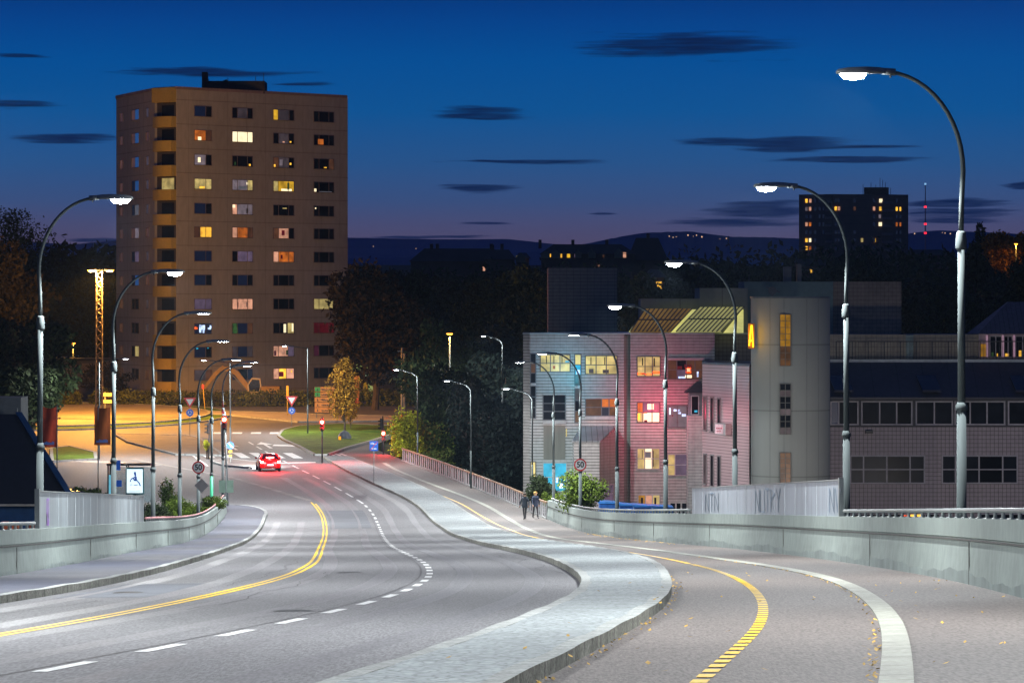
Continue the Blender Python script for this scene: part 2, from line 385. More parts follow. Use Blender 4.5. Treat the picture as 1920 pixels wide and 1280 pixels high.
# wear of the carriageway: wheel tracks, repairs, cracks, covers
TRK = mat('asphalt_polished', (.136, .134, .140), .6, var=.10, scale=.5, wear=(30, .27), stretch=(1, .1, 1), spec=.4)
PAT = mat('asphalt_patch', (.108, .115, .13), .8, var=.12, scale=.6, wear=(26, .2), spec=.3)
def band(f, off, w, y0, y1, m, name='wheel_track', dz=.002, wob=.02):
    mb = MB(); ys = np.arange(y0, y1, 1.5)
    for y in ys:
        x = float(f(y))+off+wob*math.sin(y*.17+off*3); ww = w*(1+.08*math.sin(y*.31+off)); mb.v += [(x-ww/2, y, zr(x, y)+dz), (x+ww/2, y, zr(x, y)+dz)]
    for i in range(len(ys)-1): p = 2*i; mb.f.append((p, p+1, p+3, p+2)); mb.m.append(0)
    mb.build(name, m)['kind'] = 'structure'
for f_, off in ((WD, -1.0), (WD, -2.7), (WD, .95), (WD, 2.5)): band(f_, off, .55, -20, 300, TRK, dz=.002)
band(LK, .9, .6, -20, 245, TRK); band(LK, 2.5, .6, -20, 245, TRK)
def blot(pts, m, name='road_patch', dz=.0035): mb = MB(); mb.q([(x, y, zr(x, y)+dz) for x, y in pts]); mb.build(name, m)['kind'] = 'structure'
def strip_patch(fa, fb, y0, y1):
    o = strip(fa, fb, y0, y1, 1.0, .0035, 'road_patch', PAT, across=3); return o
strip_patch(lambda y: YL(y)+.3, lambda y: WD(y)-.5, 231, 258); strip_patch(lambda y: LK(y)+.4, lambda y: LK(y)+2.2, 70, 84); strip_patch(lambda y: MR(y)+.05, lambda y: MR(y)+.34, 20, 92)
CRK = mat('tar_crack', (.03, .03, .032), .7)
for f_, o0, y0, y1, s_ in ((YL, .9, 60, 98, .5), (LK, 1.4, 45, 68, .7), (WD, 3.0, 90, 150, .9), (YL, -.6, 80, 130, .4)):
    mb = MB(); ys = np.arange(y0, y1, .6)
    for y in ys: x = float(f_(y))+o0+s_*.25*math.sin(y*.5)+.03*math.sin(y*1.7); mb.v += [(x-.011, y, zr(x, y)+.005), (x+.013, y, zr(x, y)+.005)]
    for i in range(len(ys)-1): p = 2*i; mb.f.append((p, p+1, p+3, p+2)); mb.m.append(0)
    mb.build('road_crack', CRK)['kind'] = 'structure'
for x, y in ((1.0, 41), (-3.4, 58), (-4.2, 96), (2.6, 122), (-7.6, 74)):
    mb = MB(); mb.q([(x+.32*math.cos(2*math.pi*k/20), y+.32*math.sin(2*math.pi*k/20), zr(x, y)+.009) for k in range(20)]); mb.q([(x+.26*math.cos(2*math.pi*k/20), y+.26*math.sin(2*math.pi*k/20), zr(x, y)+.013) for k in range(20)])
    if MR(y)-.4 < x < MR(y)+.3 or ML(y)-.3 < x < MR(y)+.4: continue
    o = mb.build('manhole_cover', mat('cast_iron', (.06, .058, .055), .5, .3, var=.3, scale=12)); tag(o, 'round iron manhole cover in the %s' % {(-3.4, 58): 'lane left of the near white dashes', (-4.2, 96): 'road just right of the double yellow line', (-7.6, 74): 'left lane near the kerb', (1.0, 41): 'road by the median', (2.6, 122): 'road beyond the median'}[(x, y)], 'manhole cover')
def paint(f, segs, w, name, m, dz=.006, off=0.):
    mb = MB()
    for a, b in segs:
        n = max(1, int((b-a)/1.5)+1); ys = np.linspace(a, b, n+1); base = len(mb.v)
        for y in ys:
            x = float(f(y))+off; d = float(f(y+.5)-f(y-.5)); k = math.sqrt(1+d*d)
            mb.v += [(x-w/2*k, y, zr(x, y)+dz), (x+w/2*k, y, zr(x, y)+dz)]
        for i in range(n): p = base+2*i; mb.f.append((p, p+1, p+3, p+2)); mb.m.append(0)
    o = mb.build(name, m); o['kind'] = 'structure'; return o
paint(YL, [(-40, 268)], .10, 'centre_line_marking', YELL, off=-.10)
paint(YL, [(-40, 266)], .10, 'centre_line_marking', YELL, off=.10)
paint(WD, [(y, y+2.4) for y in np.arange(1.6, 262, 5.0)], .16, 'lane_line_marking', WHITE)
paint(WD, [(y, y+5.0) for y in np.arange(266, 356, 8.0)], .16, 'lane_line_marking', WHITE)
paint(YC, [(y, y+.62) for y in np.arange(10, 101, 1.05)], .15, 'cycle_line_marking', YELL, dz=.012)
paint(YC, [(102.5, 322)], .13, 'cycle_line_marking', mat('road_paint_amber', (.72, .42, .03), .6, var=.2, scale=1), dz=.012)
# tar joint beside the dashes
paint(WD, [(-20, 250)], .035, 'tar_joint', mat('tar', (.02, .02, .02), .6), dz=.003, off=-.22)

# zebra crossings, stop line, give way line, arrows at the junction
mb = MB()
def zebra(p0, p1, n, duty, ln, dirv):
    for i in range(n):
        a = i/n; b = (i+duty)/n
        for_pts = []
        A = (p0[0]+(p1[0]-p0[0])*a, p0[1]+(p1[1]-p0[1])*a); B = (p0[0]+(p1[0]-p0[0])*b, p0[1]+(p1[1]-p0[1])*b)
        q = [A, B, (B[0]+dirv[0]*ln, B[1]+dirv[1]*ln), (A[0]+dirv[0]*ln, A[1]+dirv[1]*ln)]
        mb.q([(x, y, zr(x, y)+.014) for x, y in q])
zebra((-27.2, 332), (-17.8, 331), 6, .55, 9.0, (-.17, 1))
zebra((-16.2, 331), (-13.6, 331), 5, .5, 8.0, (-.2, 1))
zebra((-38.2, 325), (-29.2, 318.5), 8, .5, 7, (-.65, .9))
mb.q([(x, y, zr(x, y)+.014) for x, y in ((-22.5, 321), (-17.0, 323.5), (-17.1, 325), (-22.5, 322.6))])
for i in range(9):
    x = -30.+i*1.9; mb.q([(a, b, zr(a, b)+.014) for a, b in ((x, 374), (x+1.0, 374), (x+.9, 377), (x-.1, 377))])
def arrow(x, y, s):
    P = [(0, 0), (.3, 0), (.3, 6), (.9, 6), (.15, 10), (-.6, 6), (0, 6)]
    mb.q([(x+(a-b*.16)*s, y+b*s, zr(x, y+b*s)+.014) for a, b in P])
arrow(-25.6, 345, 1.); arrow(-22.6, 348, 1.05)
mb.q([(x, y, zr(x, y)+.014) for x, y in ((-22.6, 352), (-20.4, 351), (-20.4, 353), (-22.6, 354.5))])
mb.build('junction_markings', WHITE)['kind'] = 'structure'
paint(lambda y: np.interp(y, [318, 372], [-25.9, -34.4]), [(318, 368)], .2, 'edge_line_marking', WHITE)
paint(lambda y: np.interp(y, [255, 315], [-29.0, -40.0]), [(y, y+5) for y in range(262, 312, 10)], .2, 'lane_line_marking', WHITE)
paint(lambda y: np.interp(y, [270, 300, 330], [-14.6, -22.5, -33.5]), [(270, 330)], .5, 'worn_line_marking', mat('worn_paint', (.2, .2, .185), .7, var=.3, scale=.6))

# raised patches: grass wedge, roundabout island, verge
def patch(poly, h, name, m, mk=KERBT, kw=.3, label=None):
    mb = MB(); n = len(poly); c = (sum(p[0] for p in poly)/n, sum(p[1] for p in poly)/n)
    sub = []
    for i in range(n):
        a, b = poly[i], poly[(i+1) % n]; k = max(1, int(math.dist(a, b)/3))
        sub += [(a[0]+(b[0]-a[0])*t/k, a[1]+(b[1]-a[1])*t/k) for t in range(k)]
    n = len(sub)
    mb.v.append((c[0], c[1], zr(*c)+h+.05))
    for p in sub: mb.v.append((p[0], p[1], zr(*p)+h))
    for i in range(n): mb.f.append((0, 1+i, 1+(i+1) % n)); mb.m.append(0)
    for i in range(n):
        a, b = sub[i], sub[(i+1) % n]; d = Vector((b[0]-a[0], b[1]-a[1])).normalized(); nn = Vector((-d.y, d.x))*kw*.5
        base = len(mb.v)
        for z in (-.3, h+.03):
            for q in (Vector(a)-nn, Vector(a)+nn, Vector(b)+nn, Vector(b)-nn): mb.v.append((q.x, q.y, zr(q.x, q.y)+z))
        for f in ((4, 5, 6, 7), (0, 3, 7, 4), (1, 5, 6, 2)): mb.f.append(tuple(base+k for k in f)); mb.m.append(1)
    o = mb.build(name, [m, mk]); o['kind'] = 'structure'; return o
def ppx(l):   # ground points seen at these picture positions
    out = []
    for px, py in l:
        Ys = np.arange(15, 700, .25); X = (px-960)/F*Ys
        zz = np.array([drop(Ys)])[0]; d = (py-YH)/F*Ys - zz
        i = np.where(d > 0)[0][0]
        out.append(((px-960)/F*Ys[i], Ys[i]))
    return out
patch(ppx([(522, 818), (532, 826), (560, 838), (590, 854), (614, 854), (650, 841), (700, 827), (735, 816), (738, 800), (640, 796), (560, 800), (530, 808)]), .14, 'grass_verge', GRASS)
isl = []
for a in np.linspace(0, 2*math.pi, 40, endpoint=False):
    isl.append((-51+17.5*math.cos(a), 412+27*math.sin(a)))
patch([(-51+(x+51)*1.13, 412+(y-412)*1.2) for x, y in isl], .12, 'grass_verge', GRASS)
patch(isl, .26, 'roundabout_island', mat('island_cobble', (.20, .17, .13), .85, var=.2, scale=.35, wear=(4, .2)))
patch(ppx([(96, 842), (130, 838), (178, 850), (180, 862), (98, 866)]), .12, 'grass_verge', GRASS)
patch(ppx([(215, 815), (350, 818), (372, 822), (420, 855), (330, 853), (240, 830)]), .12, 'traffic_island', mat('island_asphalt', (.13, .11, .10), .8, var=.15, scale=.5, wear=(8, .2)))
patch(ppx([(396, 866), (430, 862), (482, 868), (505, 872), (470, 878), (420, 874)]), .12, 'traffic_island', mat('island_asphalt', (.1, .1, .1)))
patch(ppx([(560, 792), (760, 790), (760, 782), (590, 778), (540, 775), (100, 766), (100, 772), (440, 780)]), .12, 'sidewalk', mat('pale_light_trail', (.32, .29, .27), .8, var=.1))  # pale strip stands in for a car's light trail

# ------------------------------------------------------------ parapet walls, rails, screens, fence
def parapet(f, side, y0, y1, label):
    """side=+1: body right of the line (right parapet)"""
    root = empty('parapet_wall', (float(f(y0)), y0, zr(float(f(y0)), y0)), label, 'wall')
    inv = Matrix.Translation(-root.location)
    mb = MB(); g = MB(); ys = list(np.arange(y0, y1, .5))+[y1]; H = 1.24
    prof = [(0, -.3), (.0, None), (.03, .5), (.06, .80), (.06, .86), (.035, .88), (.035, H), (.40, H), (.42, .2), (.45, None)]
    n = len(prof)
    for y in ys:
        x = float(f(y)); z = zr(x, y)
        for d, h in prof:
            zz = z+h if h is not None else (CZ-20.5 if d > .2 else z+.19+.06*math.sin(y*.37)+.03*math.sin(y*1.7+1)+.012*math.sin(y*5.1))
            mb.v.append((x+side*d-root.location.x, y-root.location.y, zz-root.location.z))
        for d, h in ((.028, .815), (.028, .85), (.1, .85), (.1, .815)): g.v.append((x+side*d-root.location.x, y-root.location.y, z+h-root.location.z))
    for i in range(len(ys)-1):
        for k in range(n-1): p = i*n+k; mb.f.append((p, p+1, p+1+n, p+n)); mb.m.append(1 if k == 0 else 0)
        for k in range(4): p = i*4+k; q = i*4+(k+1) % 4; g.f.append((p, q, q+4, p+4)); g.m.append(0)
    for e in (0, (len(ys)-1)*n): mb.f.append(tuple(e+k for k in range(n))); mb.m.append(0)
    mb.build('wall', [CONC, CONCW], root); g.build('groove', CONCD, root)
    j = MB()
    for y in np.arange(y0+4, y1, 24):
        x = float(f(y)); z = zr(x, y)
        j.box(x-root.location.x-.006*side-(.02 if side < 0 else 0), x-root.location.x+(.02 if side > 0 else 0)-.006*side, y-.015-root.location.y, y+.015-root.location.y, z-root.location.z, z+.8-root.location.z)
    j.build('expansion_joint', CONCD, root)
    return root
parapet(RW, 1, -30, 243, 'pale green-grey concrete parapet wall curving along the right footway')
parapet(LW, -1, -30, 254, 'grey concrete parapet wall curving along the left sidewalk')

def rail(f, side, y0, y1, label, m=METAL, step=1.6):
    x0 = float(f(y0))+side*.2; z0 = zr(x0, y0)+1.24
    root = empty('wall_handrail', (x0, y0, z0), label, 'handrail', 'steel handrails on the parapets')
    mb = MB(); pts = []
    for y in list(np.arange(y0, y1, 2))+[y1]:
        x = float(f(y))+side*.2; pts.append((x-x0, y-y0, zr(x, y)+1.24+.15-z0))
    mb.tube(pts, .045, 8); mb.build('rail', m, root, smooth=True)
    p = MB(); p.tube([(0, 0, -.02), (0, 0, .01), (0, 0, .02), (0, 0, .14)], [.08, .08, .035, .035], 8); p0 = None
    for y in np.arange(y0+.4, y1, step):
        x = float(f(y))+side*.2; z = zr(x, y)+1.24-z0
        if p0 is None: q = p0 = p.build('rail_post', METAL, root)
        else: q = p0.copy(); COL.objects.link(q)
        q.location = (x-x0, y-y0, z)
    return root
rail(RW, 1, 20, 103, 'near steel handrail on the right parapet below the two nearest lamp posts')
rail(RW, 1, 151, 242, 'far steel handrail on the right parapet in front of the blue containers')
rail(LW, -1, 60, 101, 'short steel handrail on the left parapet in front of the dark roofed house')
rail(LW, -1, 152, 253, 'handrail tinted with pinkish light on the left parapet beside the shrubs', mat('rail_pink_light_tint', (.62, .28, .28), .4, .2))  # reddish reflection on the rail is put into its colour

def screen(f, side, y0, y1, label, graf):
    x0 = float(f(y0))+side*.16; z0 = zr(x0, y0)+1.24
    root = empty('noise_screen', (x0, y0, z0), label, 'screen')
    pan = MB(); st = MB(); ca = MB(); ys = list(np.arange(y0, y1, 3.0))+[y1]
    P = lambda y, d, h: (float(f(y))+side*(.16+d)-x0, y-y0, zr(float(f(y)), y)+1.24+h-z0)
    for a, b in zip(ys[:-1], ys[1:]):
        pan.hexa([P(a, 0, 0), P(a, .05, 0), P(b, .05, 0), P(b, 0, 0), P(a, 0, 1.0), P(a, .05, 1.0), P(b, .05, 1.0), P(b, 0, 1.0)])
        ca.hexa([P(a, -.03, 1.0), P(a, .08, 1.0), P(b, .08, 1.0), P(b, -.03, 1.0), P(a, -.03, 1.035), P(a, .08, 1.035), P(b, .08, 1.035), P(b, -.03, 1.035)])
        sti = MB(); sti.hexa([P(a-.02, -.008, 0), P(a-.02, .0, 0), P(a+.02, .0, 0), P(a+.02, -.008, 0), P(a-.02, -.008, .99), P(a-.02, .0, .99), P(a+.02, .0, .99), P(a+.02, -.008, .99)]); sti.build('stile', mat('pale_stile', (.42, .45, .48), .5), root)
    st.hexa([P(y0-.3, -.03, 0), P(y0-.3, .1, 0), P(y0-.02, .1, 0), P(y0-.02, -.03, 0), P(y0-.3, -.03, 1.08), P(y0-.3, .1, 1.08), P(y0-.02, .1, 1.08), P(y0-.02, -.03, 1.08)])
    m = mat('screen_panel'+str(side), (.25, .28, .32) if side > 0 else (.22, .25, .265), .55, .0, var=.05 if side > 0 else .2, scale=.9, stretch=(1, .6, .12), wear=(3, .12))
    pan.build('panel', m, root); ca.build('cap', METAL, root); st.build('end_post', METAL, root)
    for gy, gw, gh, word in graf:      # spray painted strokes on the panels
        g = MB()
        for k, (a0, h0, a1, h1) in enumerate(word):
            A = P(gy+a0*gw, -.006, .1+h0*gh); B = P(gy+a1*gw, -.006, .1+h1*gh); t = abs(gw)*.17; hz = .03
            g.q([(A[0], A[1]-t, A[2]-hz), (A[0], A[1]+t, A[2]+hz), (B[0], B[1]+t, B[2]+hz), (B[0], B[1]-t, B[2]-hz)])
        g.build('graffiti', mat('graffiti_'+('grey' if side > 0 else 'violet'), (.14, .18, .23) if side > 0 else (.22, .12, .34), .8, var=.3, scale=2), root)
    return root
def letters(s):
    G = {'N': [(0, 0, 0, 1), (0, 1, 1, 0), (1, 0, 1, 1)], 'T': [(.5, 0, .5, 1), (0, 1, 1, 1)], 'Y': [(.5, 0, .5, .5), (.5, .5, 0, 1), (.5, .5, 1, 1)], 'O': [(0, 0, 0, 1), (0, 1, 1, 1), (1, 1, 1, 0), (1, 0, 0, 0)],
         'U': [(0, 1, 0, 0), (0, 0, 1, 0), (1, 0, 1, 1)], 'R': [(0, 0, 0, 1), (0, 1, 1, .8), (1, .8, 0, .5), (0, .5, 1, 0)], 'K': [(0, 0, 0, 1), (0, .4, 1, 1), (.2, .5, 1, 0)], 'V': [(0, 1, .5, 0), (.5, 0, 1, 1)]}
    out = []
    for i, c in enumerate(s):
        for a0, h0, a1, h1 in G[c]: out.append((i*1.3+a0, h0, i*1.3+a1, h1))
    return out
screen(RW, 1, 104, 150, 'grey panelled screen with dark graffiti standing on the right parapet', [(145, -1.3, .7, letters('NTN')), (128, -1.25, .75, letters('NUTRY')), (106.5, -1.2, .7, letters('NV'))])
screen(LW, -1, 102, 150, 'streaked grey metal screen with faint violet marks standing on the left parapet', [(104.2, .35, .3, letters('RK')), (104.2, .35, .7, letters('OO'))])

# railing fence at the far end of the footway
root = empty('railing_fence', (float(RW(243)), 243, zr(float(RW(243)), 243)), 'steel baluster fence with a brown handrail running down the far footway', 'fence')
o = root.location; mb = MB(); tr = MB(); pst = MB(); bs = MB()
P = lambda y, d, h: (float(RW(y))+d-o.x, y-o.y, zr(float(RW(y)), y)+h-o.z)
yy = list(np.arange(243, 328, 1.2))
for a, b in zip(yy[:-1], yy[1:]):
    tr.hexa([P(a, -.05, 1.04), P(a, .07, 1.04), P(b, .07, 1.04), P(b, -.05, 1.04), P(a, -.05, 1.14), P(a, .07, 1.14), P(b, .07, 1.14), P(b, -.05, 1.14)])
    bs.hexa([P(a, -.06, -.2), P(a, .2, -.2), P(b, .2, -.2), P(b, -.06, -.2), P(a, -.06, .1), P(a, .2, .1), P(b, .2, .1), P(b, -.06, .1)])
    y = a+.3; mb = MB(); mb.hexa([P(y, -.01, .1), P(y, .02, .1), P(y+.55, .02, .1), P(y+.55, -.01, .1), P(y, -.01, 1.08), P(y, .02, 1.08), P(y+.55, .02, 1.08), P(y+.55, -.01, 1.08)]); mb.build('baluster', mat('fence_steel', (.32, .33, .35), .5, .2, var=.15), root)
for y in yy[::3]:
    pst = MB(); pst.hexa([P(y, -.04, -.1), P(y, .04, -.1), P(y+.1, .04, -.1), P(y+.1, -.04, -.1), P(y, -.04, 1.08), P(y, .04, 1.08), P(y+.1, .04, 1.08), P(y+.1, -.04, 1.08)]); pst.build('fence_post', METAL, root)
tr.build('handrail', mat('brown_rail', (.26, .16, .085), .5), root)
bs.build('base_beam', KERBT, root)
# ------------------------------------------------------------ street lamps
LENS = mat('lamp_lens_white', (.8, .85, .9), .3, emis=(.86, .95, 1, 1), es=160, var=0)
LENSO = mat('lamp_lens_orange', (.9, .6, .2), .3, emis=(1, .36, .03, 1), es=9, var=0)
COOL = (.93, .97, .97)
def spot(name, power, col, parent, loc, size=177, blend=.12, rad=.1, aim=None):
    l = bpy.data.lights.new(name, 'SPOT'); l.energy = power; l.color = col; l.spot_size = R(size); l.spot_blend = blend; l.shadow_soft_size = rad
    o = bpy.data.objects.new(name, l); COL.objects.link(o); o.parent = parent; o.location = loc
    if aim: o.rotation_euler = aim
    return o
def make_big_lamp(power, drop=.13, label='x'):
    t = empty('street_lamp', (0, 0, 0), 'x', 'street lamp', 'tall curved street lamps along the parapets')
    MB().tube([(0, 0, -1.2), (0, 0, 3.4)], [.105, .098], 14).build('lower_pole', POLE, t, True)
    MB().tube([(0, 0, 3.4), (0, 0, 3.46), (0, 0, 3.5), (0, 0, 3.56)], [.12, .125, .115, .09], 14).build('lower_collar', POLE, t, True)
    MB().tube([(0, 0, 3.5), (0.01, 0, 6.9)], [.078, .072], 14).build('middle_pole', POLE, t, True)
    MB().tube([(0.01, 0, 6.62), (0.01, 0, 6.66), (0.01, 0, 6.84), (.01, 0, 6.88), (.01, 0, 6.96), (0.01, 0, 7.0)], [.1, .115, .115, .1, .1, .07], 14).build('upper_collar', POLE, t, True)
    pts = [(.01, 0, 6.9), (.0, 0, 7.6), (-.03, 0, 8.2)]
    for k in range(1, 13):
        a = k/12*R(86); pts.append((-.03+1.62*(1-math.cos(a))*1.0, 0, 8.2+2.0*math.sin(a)))
    pts = [(p[0] if i < 3 else p[0], 0, p[2]) for i, p in enumerate(pts)]
    MB().tube(pts, [.052]*3+[.05-.001*k for k in range(12)], 12).build('arm', POLE, t, True)
    ex, ez = pts[-1][0], pts[-1][2]
    MB().tube([(ex-.15, 0, ez-.01), (ex+.12, 0, ez+.015)], [.075, .07], 10).build('arm_joint', METAL, t, True)
    h = MB(); rings = []
    for x, w, hh in ((.05, .07, .06), (.18, .13, .09), (.45, .17, .10), (.80, .17, .085), (1.0, .13, .05), (1.04, .07, .02)):
        rings.append([(ex+x, -w, ez), (ex+x, -w*.7, ez+hh), (ex+x, w*.7, ez+hh), (ex+x, w, ez), (ex+x, w*.9, ez-.035), (ex+x, -w*.9, ez-.035)])
    hd = h.loft(rings).build('lamp_head', mat('lamp_head_grey', (.25, .27, .26), .5, .3), t, True)
    ln = MB(); rings = []
    for x, w, d in ((.44, .05, .2*drop), (.50, .12, .75*drop), (.70, .15, drop), (.90, .12, .75*drop), (.96, .05, .2*drop)):
        rings.append([(ex+x, -w, ez-.037), (ex+x, -w*.6, ez-.037-d*.8), (ex+x, 0, ez-.037-d), (ex+x, w*.6, ez-.037-d*.8), (ex+x, w, ez-.037)])
    ln.loft(rings).build('lens', LENS, hd, True)
    MB().tube([(ex-.05, 0, ez-.05), (ex-.05, 0, ez-.12)], [.03, .02], 6).build('sensor', DARK, t)
    s = spot('lamp_light', power, COOL, t, (ex+.7, 0, ez-.06-drop), size=152, blend=.25, aim=(0, R(-26), 0)); return t
def lamp_copy(src, side, f, Y, label, off=.65, px=None):
    c = copy_tree(src); s_ = 1.
    if px is None: x = float(f(Y))+side*off; z = zr(float(f(Y)), Y)
    else:      # slide back along the line of sight until the pole clears the parapet
        Y0 = Y; zg_ = zr(float(f(Y)), Y)
        while side*(pxX(px, Y)-float(f(Y))) < .56 and Y < Y0+9: Y += .25
        x = pxX(px, Y); s_ = Y/Y0; z = CZ+(zg_-CZ)*s_
        if Y0 < 250 and side*(x-float(f(Y))) < .5: x = float(f(Y))+side*.5
    c.scale = (s_, s_, s_)
    d = float(f(Y+2)-f(Y-2))/4; ang = math.atan2(-d, 1)
    return place(c, (x, Y, z), (math.pi if side > 0 else 0)+ang*.8, label)
LP = 13500
proto = make_big_lamp(LP); proto2 = make_big_lamp(LP, .004)
c = lamp_copy(proto, 1, RW, 75, 'nearest and tallest street lamp on the right, rising into the upper right sky', px=1803)
for px, Y, lb in ((1587, 101.2, 'second street lamp on the right, its glaring head left of the distant tower'),
                  (1378, 133, 'street lamp in front of the pink tiled wall beside the round stair tower'),
                  (1248, 161, 'street lamp in front of the office windows with red garlands'),
                  (1157, 188, 'street lamp between the two halves of the tiled office facade, by the blue containers'),
                  (1088, 214, 'street lamp carrying the round speed sign before the tiled offices'),
                  (1038, 241, 'street lamp before the left wing of the office building with the cyan window')):
    lamp_copy(proto if Y < 170 else proto2, 1, RW, Y, lb, px=px)
for px, Y, lb in ((75, 101.2, 'tall street lamp at the far left whose lit head hangs beside the beige tower block'),
                  (213, 133, 'second street lamp on the left, lit head before the tower block balconies'),
                  (287, 161, 'third street lamp from the left, rising behind the left metal screen'),
                  (337, 188, 'fourth street lamp from the left, planted among the shrubs by the pink handrail'),
                  (372, 215, 'fifth street lamp from the left, carrying the round speed sign'),
                  (404, 232, 'street lamp with a green painted lower pole near the end of the left parapet'),
                  (418, 262, 'last curved street lamp on the left, just beyond the end of the left parapet')):
    c = lamp_copy(proto if Y < 140 else proto2, -1, LW, Y, lb, px=px)
    if px == 404:
        for ch in c.children:
            if ch.name.startswith('lower_pole'):
                ch.data = ch.data.copy(); ch.data.materials.clear(); ch.data.materials.append(POLEG); ch['label'] = 'green lower pole'
# the next lamps of the two rows, nearer than the picture's edge
for side, f, Ys in ((1, RW, (47, 19)), (-1, LW, (75, 47, 19))):
    for Y, wd_ in zip(Ys, ('third nearest', 'second nearest', 'nearest') if side < 0 else ('second nearest', 'nearest')):
        c = lamp_copy(proto, side, f, Y, wd_+(' street lamp on the left parapet, outside the left edge' if side < 0 else ' street lamp on the right parapet, outside the right edge'), off=.75)

for q_ in (proto, proto2):
    for ch in list(q_.children):
        for g_ in list(ch.children): bpy.data.objects.remove(g_)
        bpy.data.objects.remove(ch)
    bpy.data.objects.remove(q_)
def make_small_lamp(h, reach, power, droop=0., straight=False):
    t = empty('street_lamp', (0, 0, 0), 'x', 'street lamp', 'slim street lamps near the junction')
    MB().tube([(0, 0, -1), (0, 0, h*.35)], [.075, .07], 8).build('lower_pole', POLE, t, True)
    if straight:
        pts = [(0, 0, h*.35), (0, 0, h)]; MB().tube(pts, [.06, .05], 8).build('upper_pole', POLE, t, True)
        MB().tube([(-.15, 0, h+.0), (reach-.6, 0, h+.25)], .035, 6).build('arm', POLE, t, True); ex, ez = reach-.6, h+.25
    else:
        pts = [(0, 0, h*.35), (0, 0, h-.9)]+[(reach*.55*(1-math.cos(k/7*R(80))), 0, h-.9+.75*math.sin(k/7*R(80))) for k in range(1, 8)]+[(reach-.5, 0, h)]
        MB().tube(pts, [.055]*2+[.045]*7+[.04], 8).build('arm', POLE, t, True); ex, ez = reach-.5, h
    hd = MB().loft([[(ex+x, -w, ez), (ex+x, -w*.6, ez+g), (ex+x, w*.6, ez+g), (ex+x, w, ez), (ex+x, 0, ez-.04)] for x, w, g in ((-.1, .05, .05), (.15, .13, .09), (.5, .13, .08), (.68, .05, .03))]).build('lamp_head', mat('lamp_head_grey', (0,0,0)), t, True)
    MB().box(ex+.15, ex+.5, -.09, .09, ez-.05, ez-.042).build('lens', LENS, hd)
    if power: spot('lamp_light', power, COOL, t, (ex+.35, 0, ez-.14))
    return t
sp_ = make_small_lamp(8.2, 2.0, 5200)
def put(o, px, Y, rz, label, z=None): x = pxX(px, Y); return place(o, (x, Y, zr(x, Y) if z is None else z), rz, label)
put(sp_, 998, 262, math.pi, 'slim street lamp behind the baluster fence at the corner of the office building')
put(copy_tree(sp_), 883, 285, math.pi, 'slim street lamp behind the fence, rising before the dark blue thicket')
put(copy_tree(sp_), 783, 318, math.pi, 'slim street lamp in the yellow-green bushes by the fence end')
put(copy_tree(sp_), 942, 360, math.pi, 'slim street lamp half hidden in the dark trees left of the office', z=4.2)
st_ = make_small_lamp(8.6, 2.6, 7500, straight=True)
put(st_, 577, 372, math.pi, 'straight street lamp with a level arm on the green verge')
put(copy_tree(st_), 432, 325, math.pi, 'straight street lamp with the blue arrow sign before the zebra crossing')
put(copy_tree(st_), 186, 330, 0, 'straight street lamp whose arm reaches in front of the tower block')

for px, Y, pw, lb in ((1640, 236, 2600, 'added hidden short lamp on the lower street before the office wing, left one'), (1850, 238, 2600, 'added hidden short lamp on the lower street before the office wing, right one'), (1180, 240, 1500, 'added hidden short lamp on the lower street before the containers')):  # added behind the parapet, out of sight, to light the office walls
    l_ = make_small_lamp(4.6, 1.2, pw); l_['group'] = 'hidden short lamps added to light the office walls'; put(l_, px, Y, math.pi/2, lb, z=CZ-19.5); ll = bpy.data.lights.new('lamp_light', 'POINT'); ll.energy = pw*1.5; ll.color = (1, .9, .85); ll.shadow_soft_size = .12; lo = bpy.data.objects.new('lamp_light', ll); COL.objects.link(lo); lo.parent = l_; lo.location = (.85, 0, 4.35)

# sodium lit lattice mast and orange lamps
def orange_lamp(x, Y, z, h, power, label):
    t = empty('orange_street_lamp', (x, Y, z), label, 'street lamp', 'orange sodium street lamps')
    MB().tube([(0, 0, -.5), (0, 0, h)], [.09, .06], 8).build('pole', POLE, t, True)
    hd = MB().loft([[(x_, -w, h), (x_, -w*.6, h+g), (x_, w*.6, h+g), (x_, w, h)] for x_, w, g in ((-.35, .05, .04), (-.15, .15, .12), (.2, .15, .12), (.35, .06, .04))]).build('lamp_head', DARK, t)
    MB().loft([[(x_, -w, h), (x_, 0, h-d), (x_, w, h)] for x_, w, d in ((-.3, .04, .02), (-.15, .14, .14), (.2, .14, .14), (.3, .04, .02))]).build('lens', LENSO, hd, True)
    if power: spot('lamp_light', power, (1, .45, .07), t, (0, 0, h-.25), 175, .4, .12)
    return t
orange_lamp(pxX(843, 362), 362, CZ-65/F*362-8, 8, 3500, 'orange lamp on a pole glowing in front of the dark central trees')
orange_lamp(pxX(137, 480), 480, CZ-83/F*480-7, 7, 2500, 'small orange lamp over the low garage at the far left')
orange_lamp(pxX(-120, 430), 430, ground_z(-60, 430), 9, 3500, 'added orange lamp out of view beyond the left edge of the roundabout')  # unseen lamp, added for more orange light
m = empty('lighting_mast', (pxX(186, 400), 400, zr(-44, 400)), 'tall lattice steel mast with two orange floodlights beside the roundabout', 'lighting mast')
H = CZ+52/F*400-m.location.z; lt = MB(); w0, w1 = .36, .28
for sx, sy in ((-1, -1), (1, -1), (1, 1), (-1, 1)): lt.tube([(sx*w0, sy*w0, 0), (sx*w1, sy*w1, H)], .045, 5)
n = 34
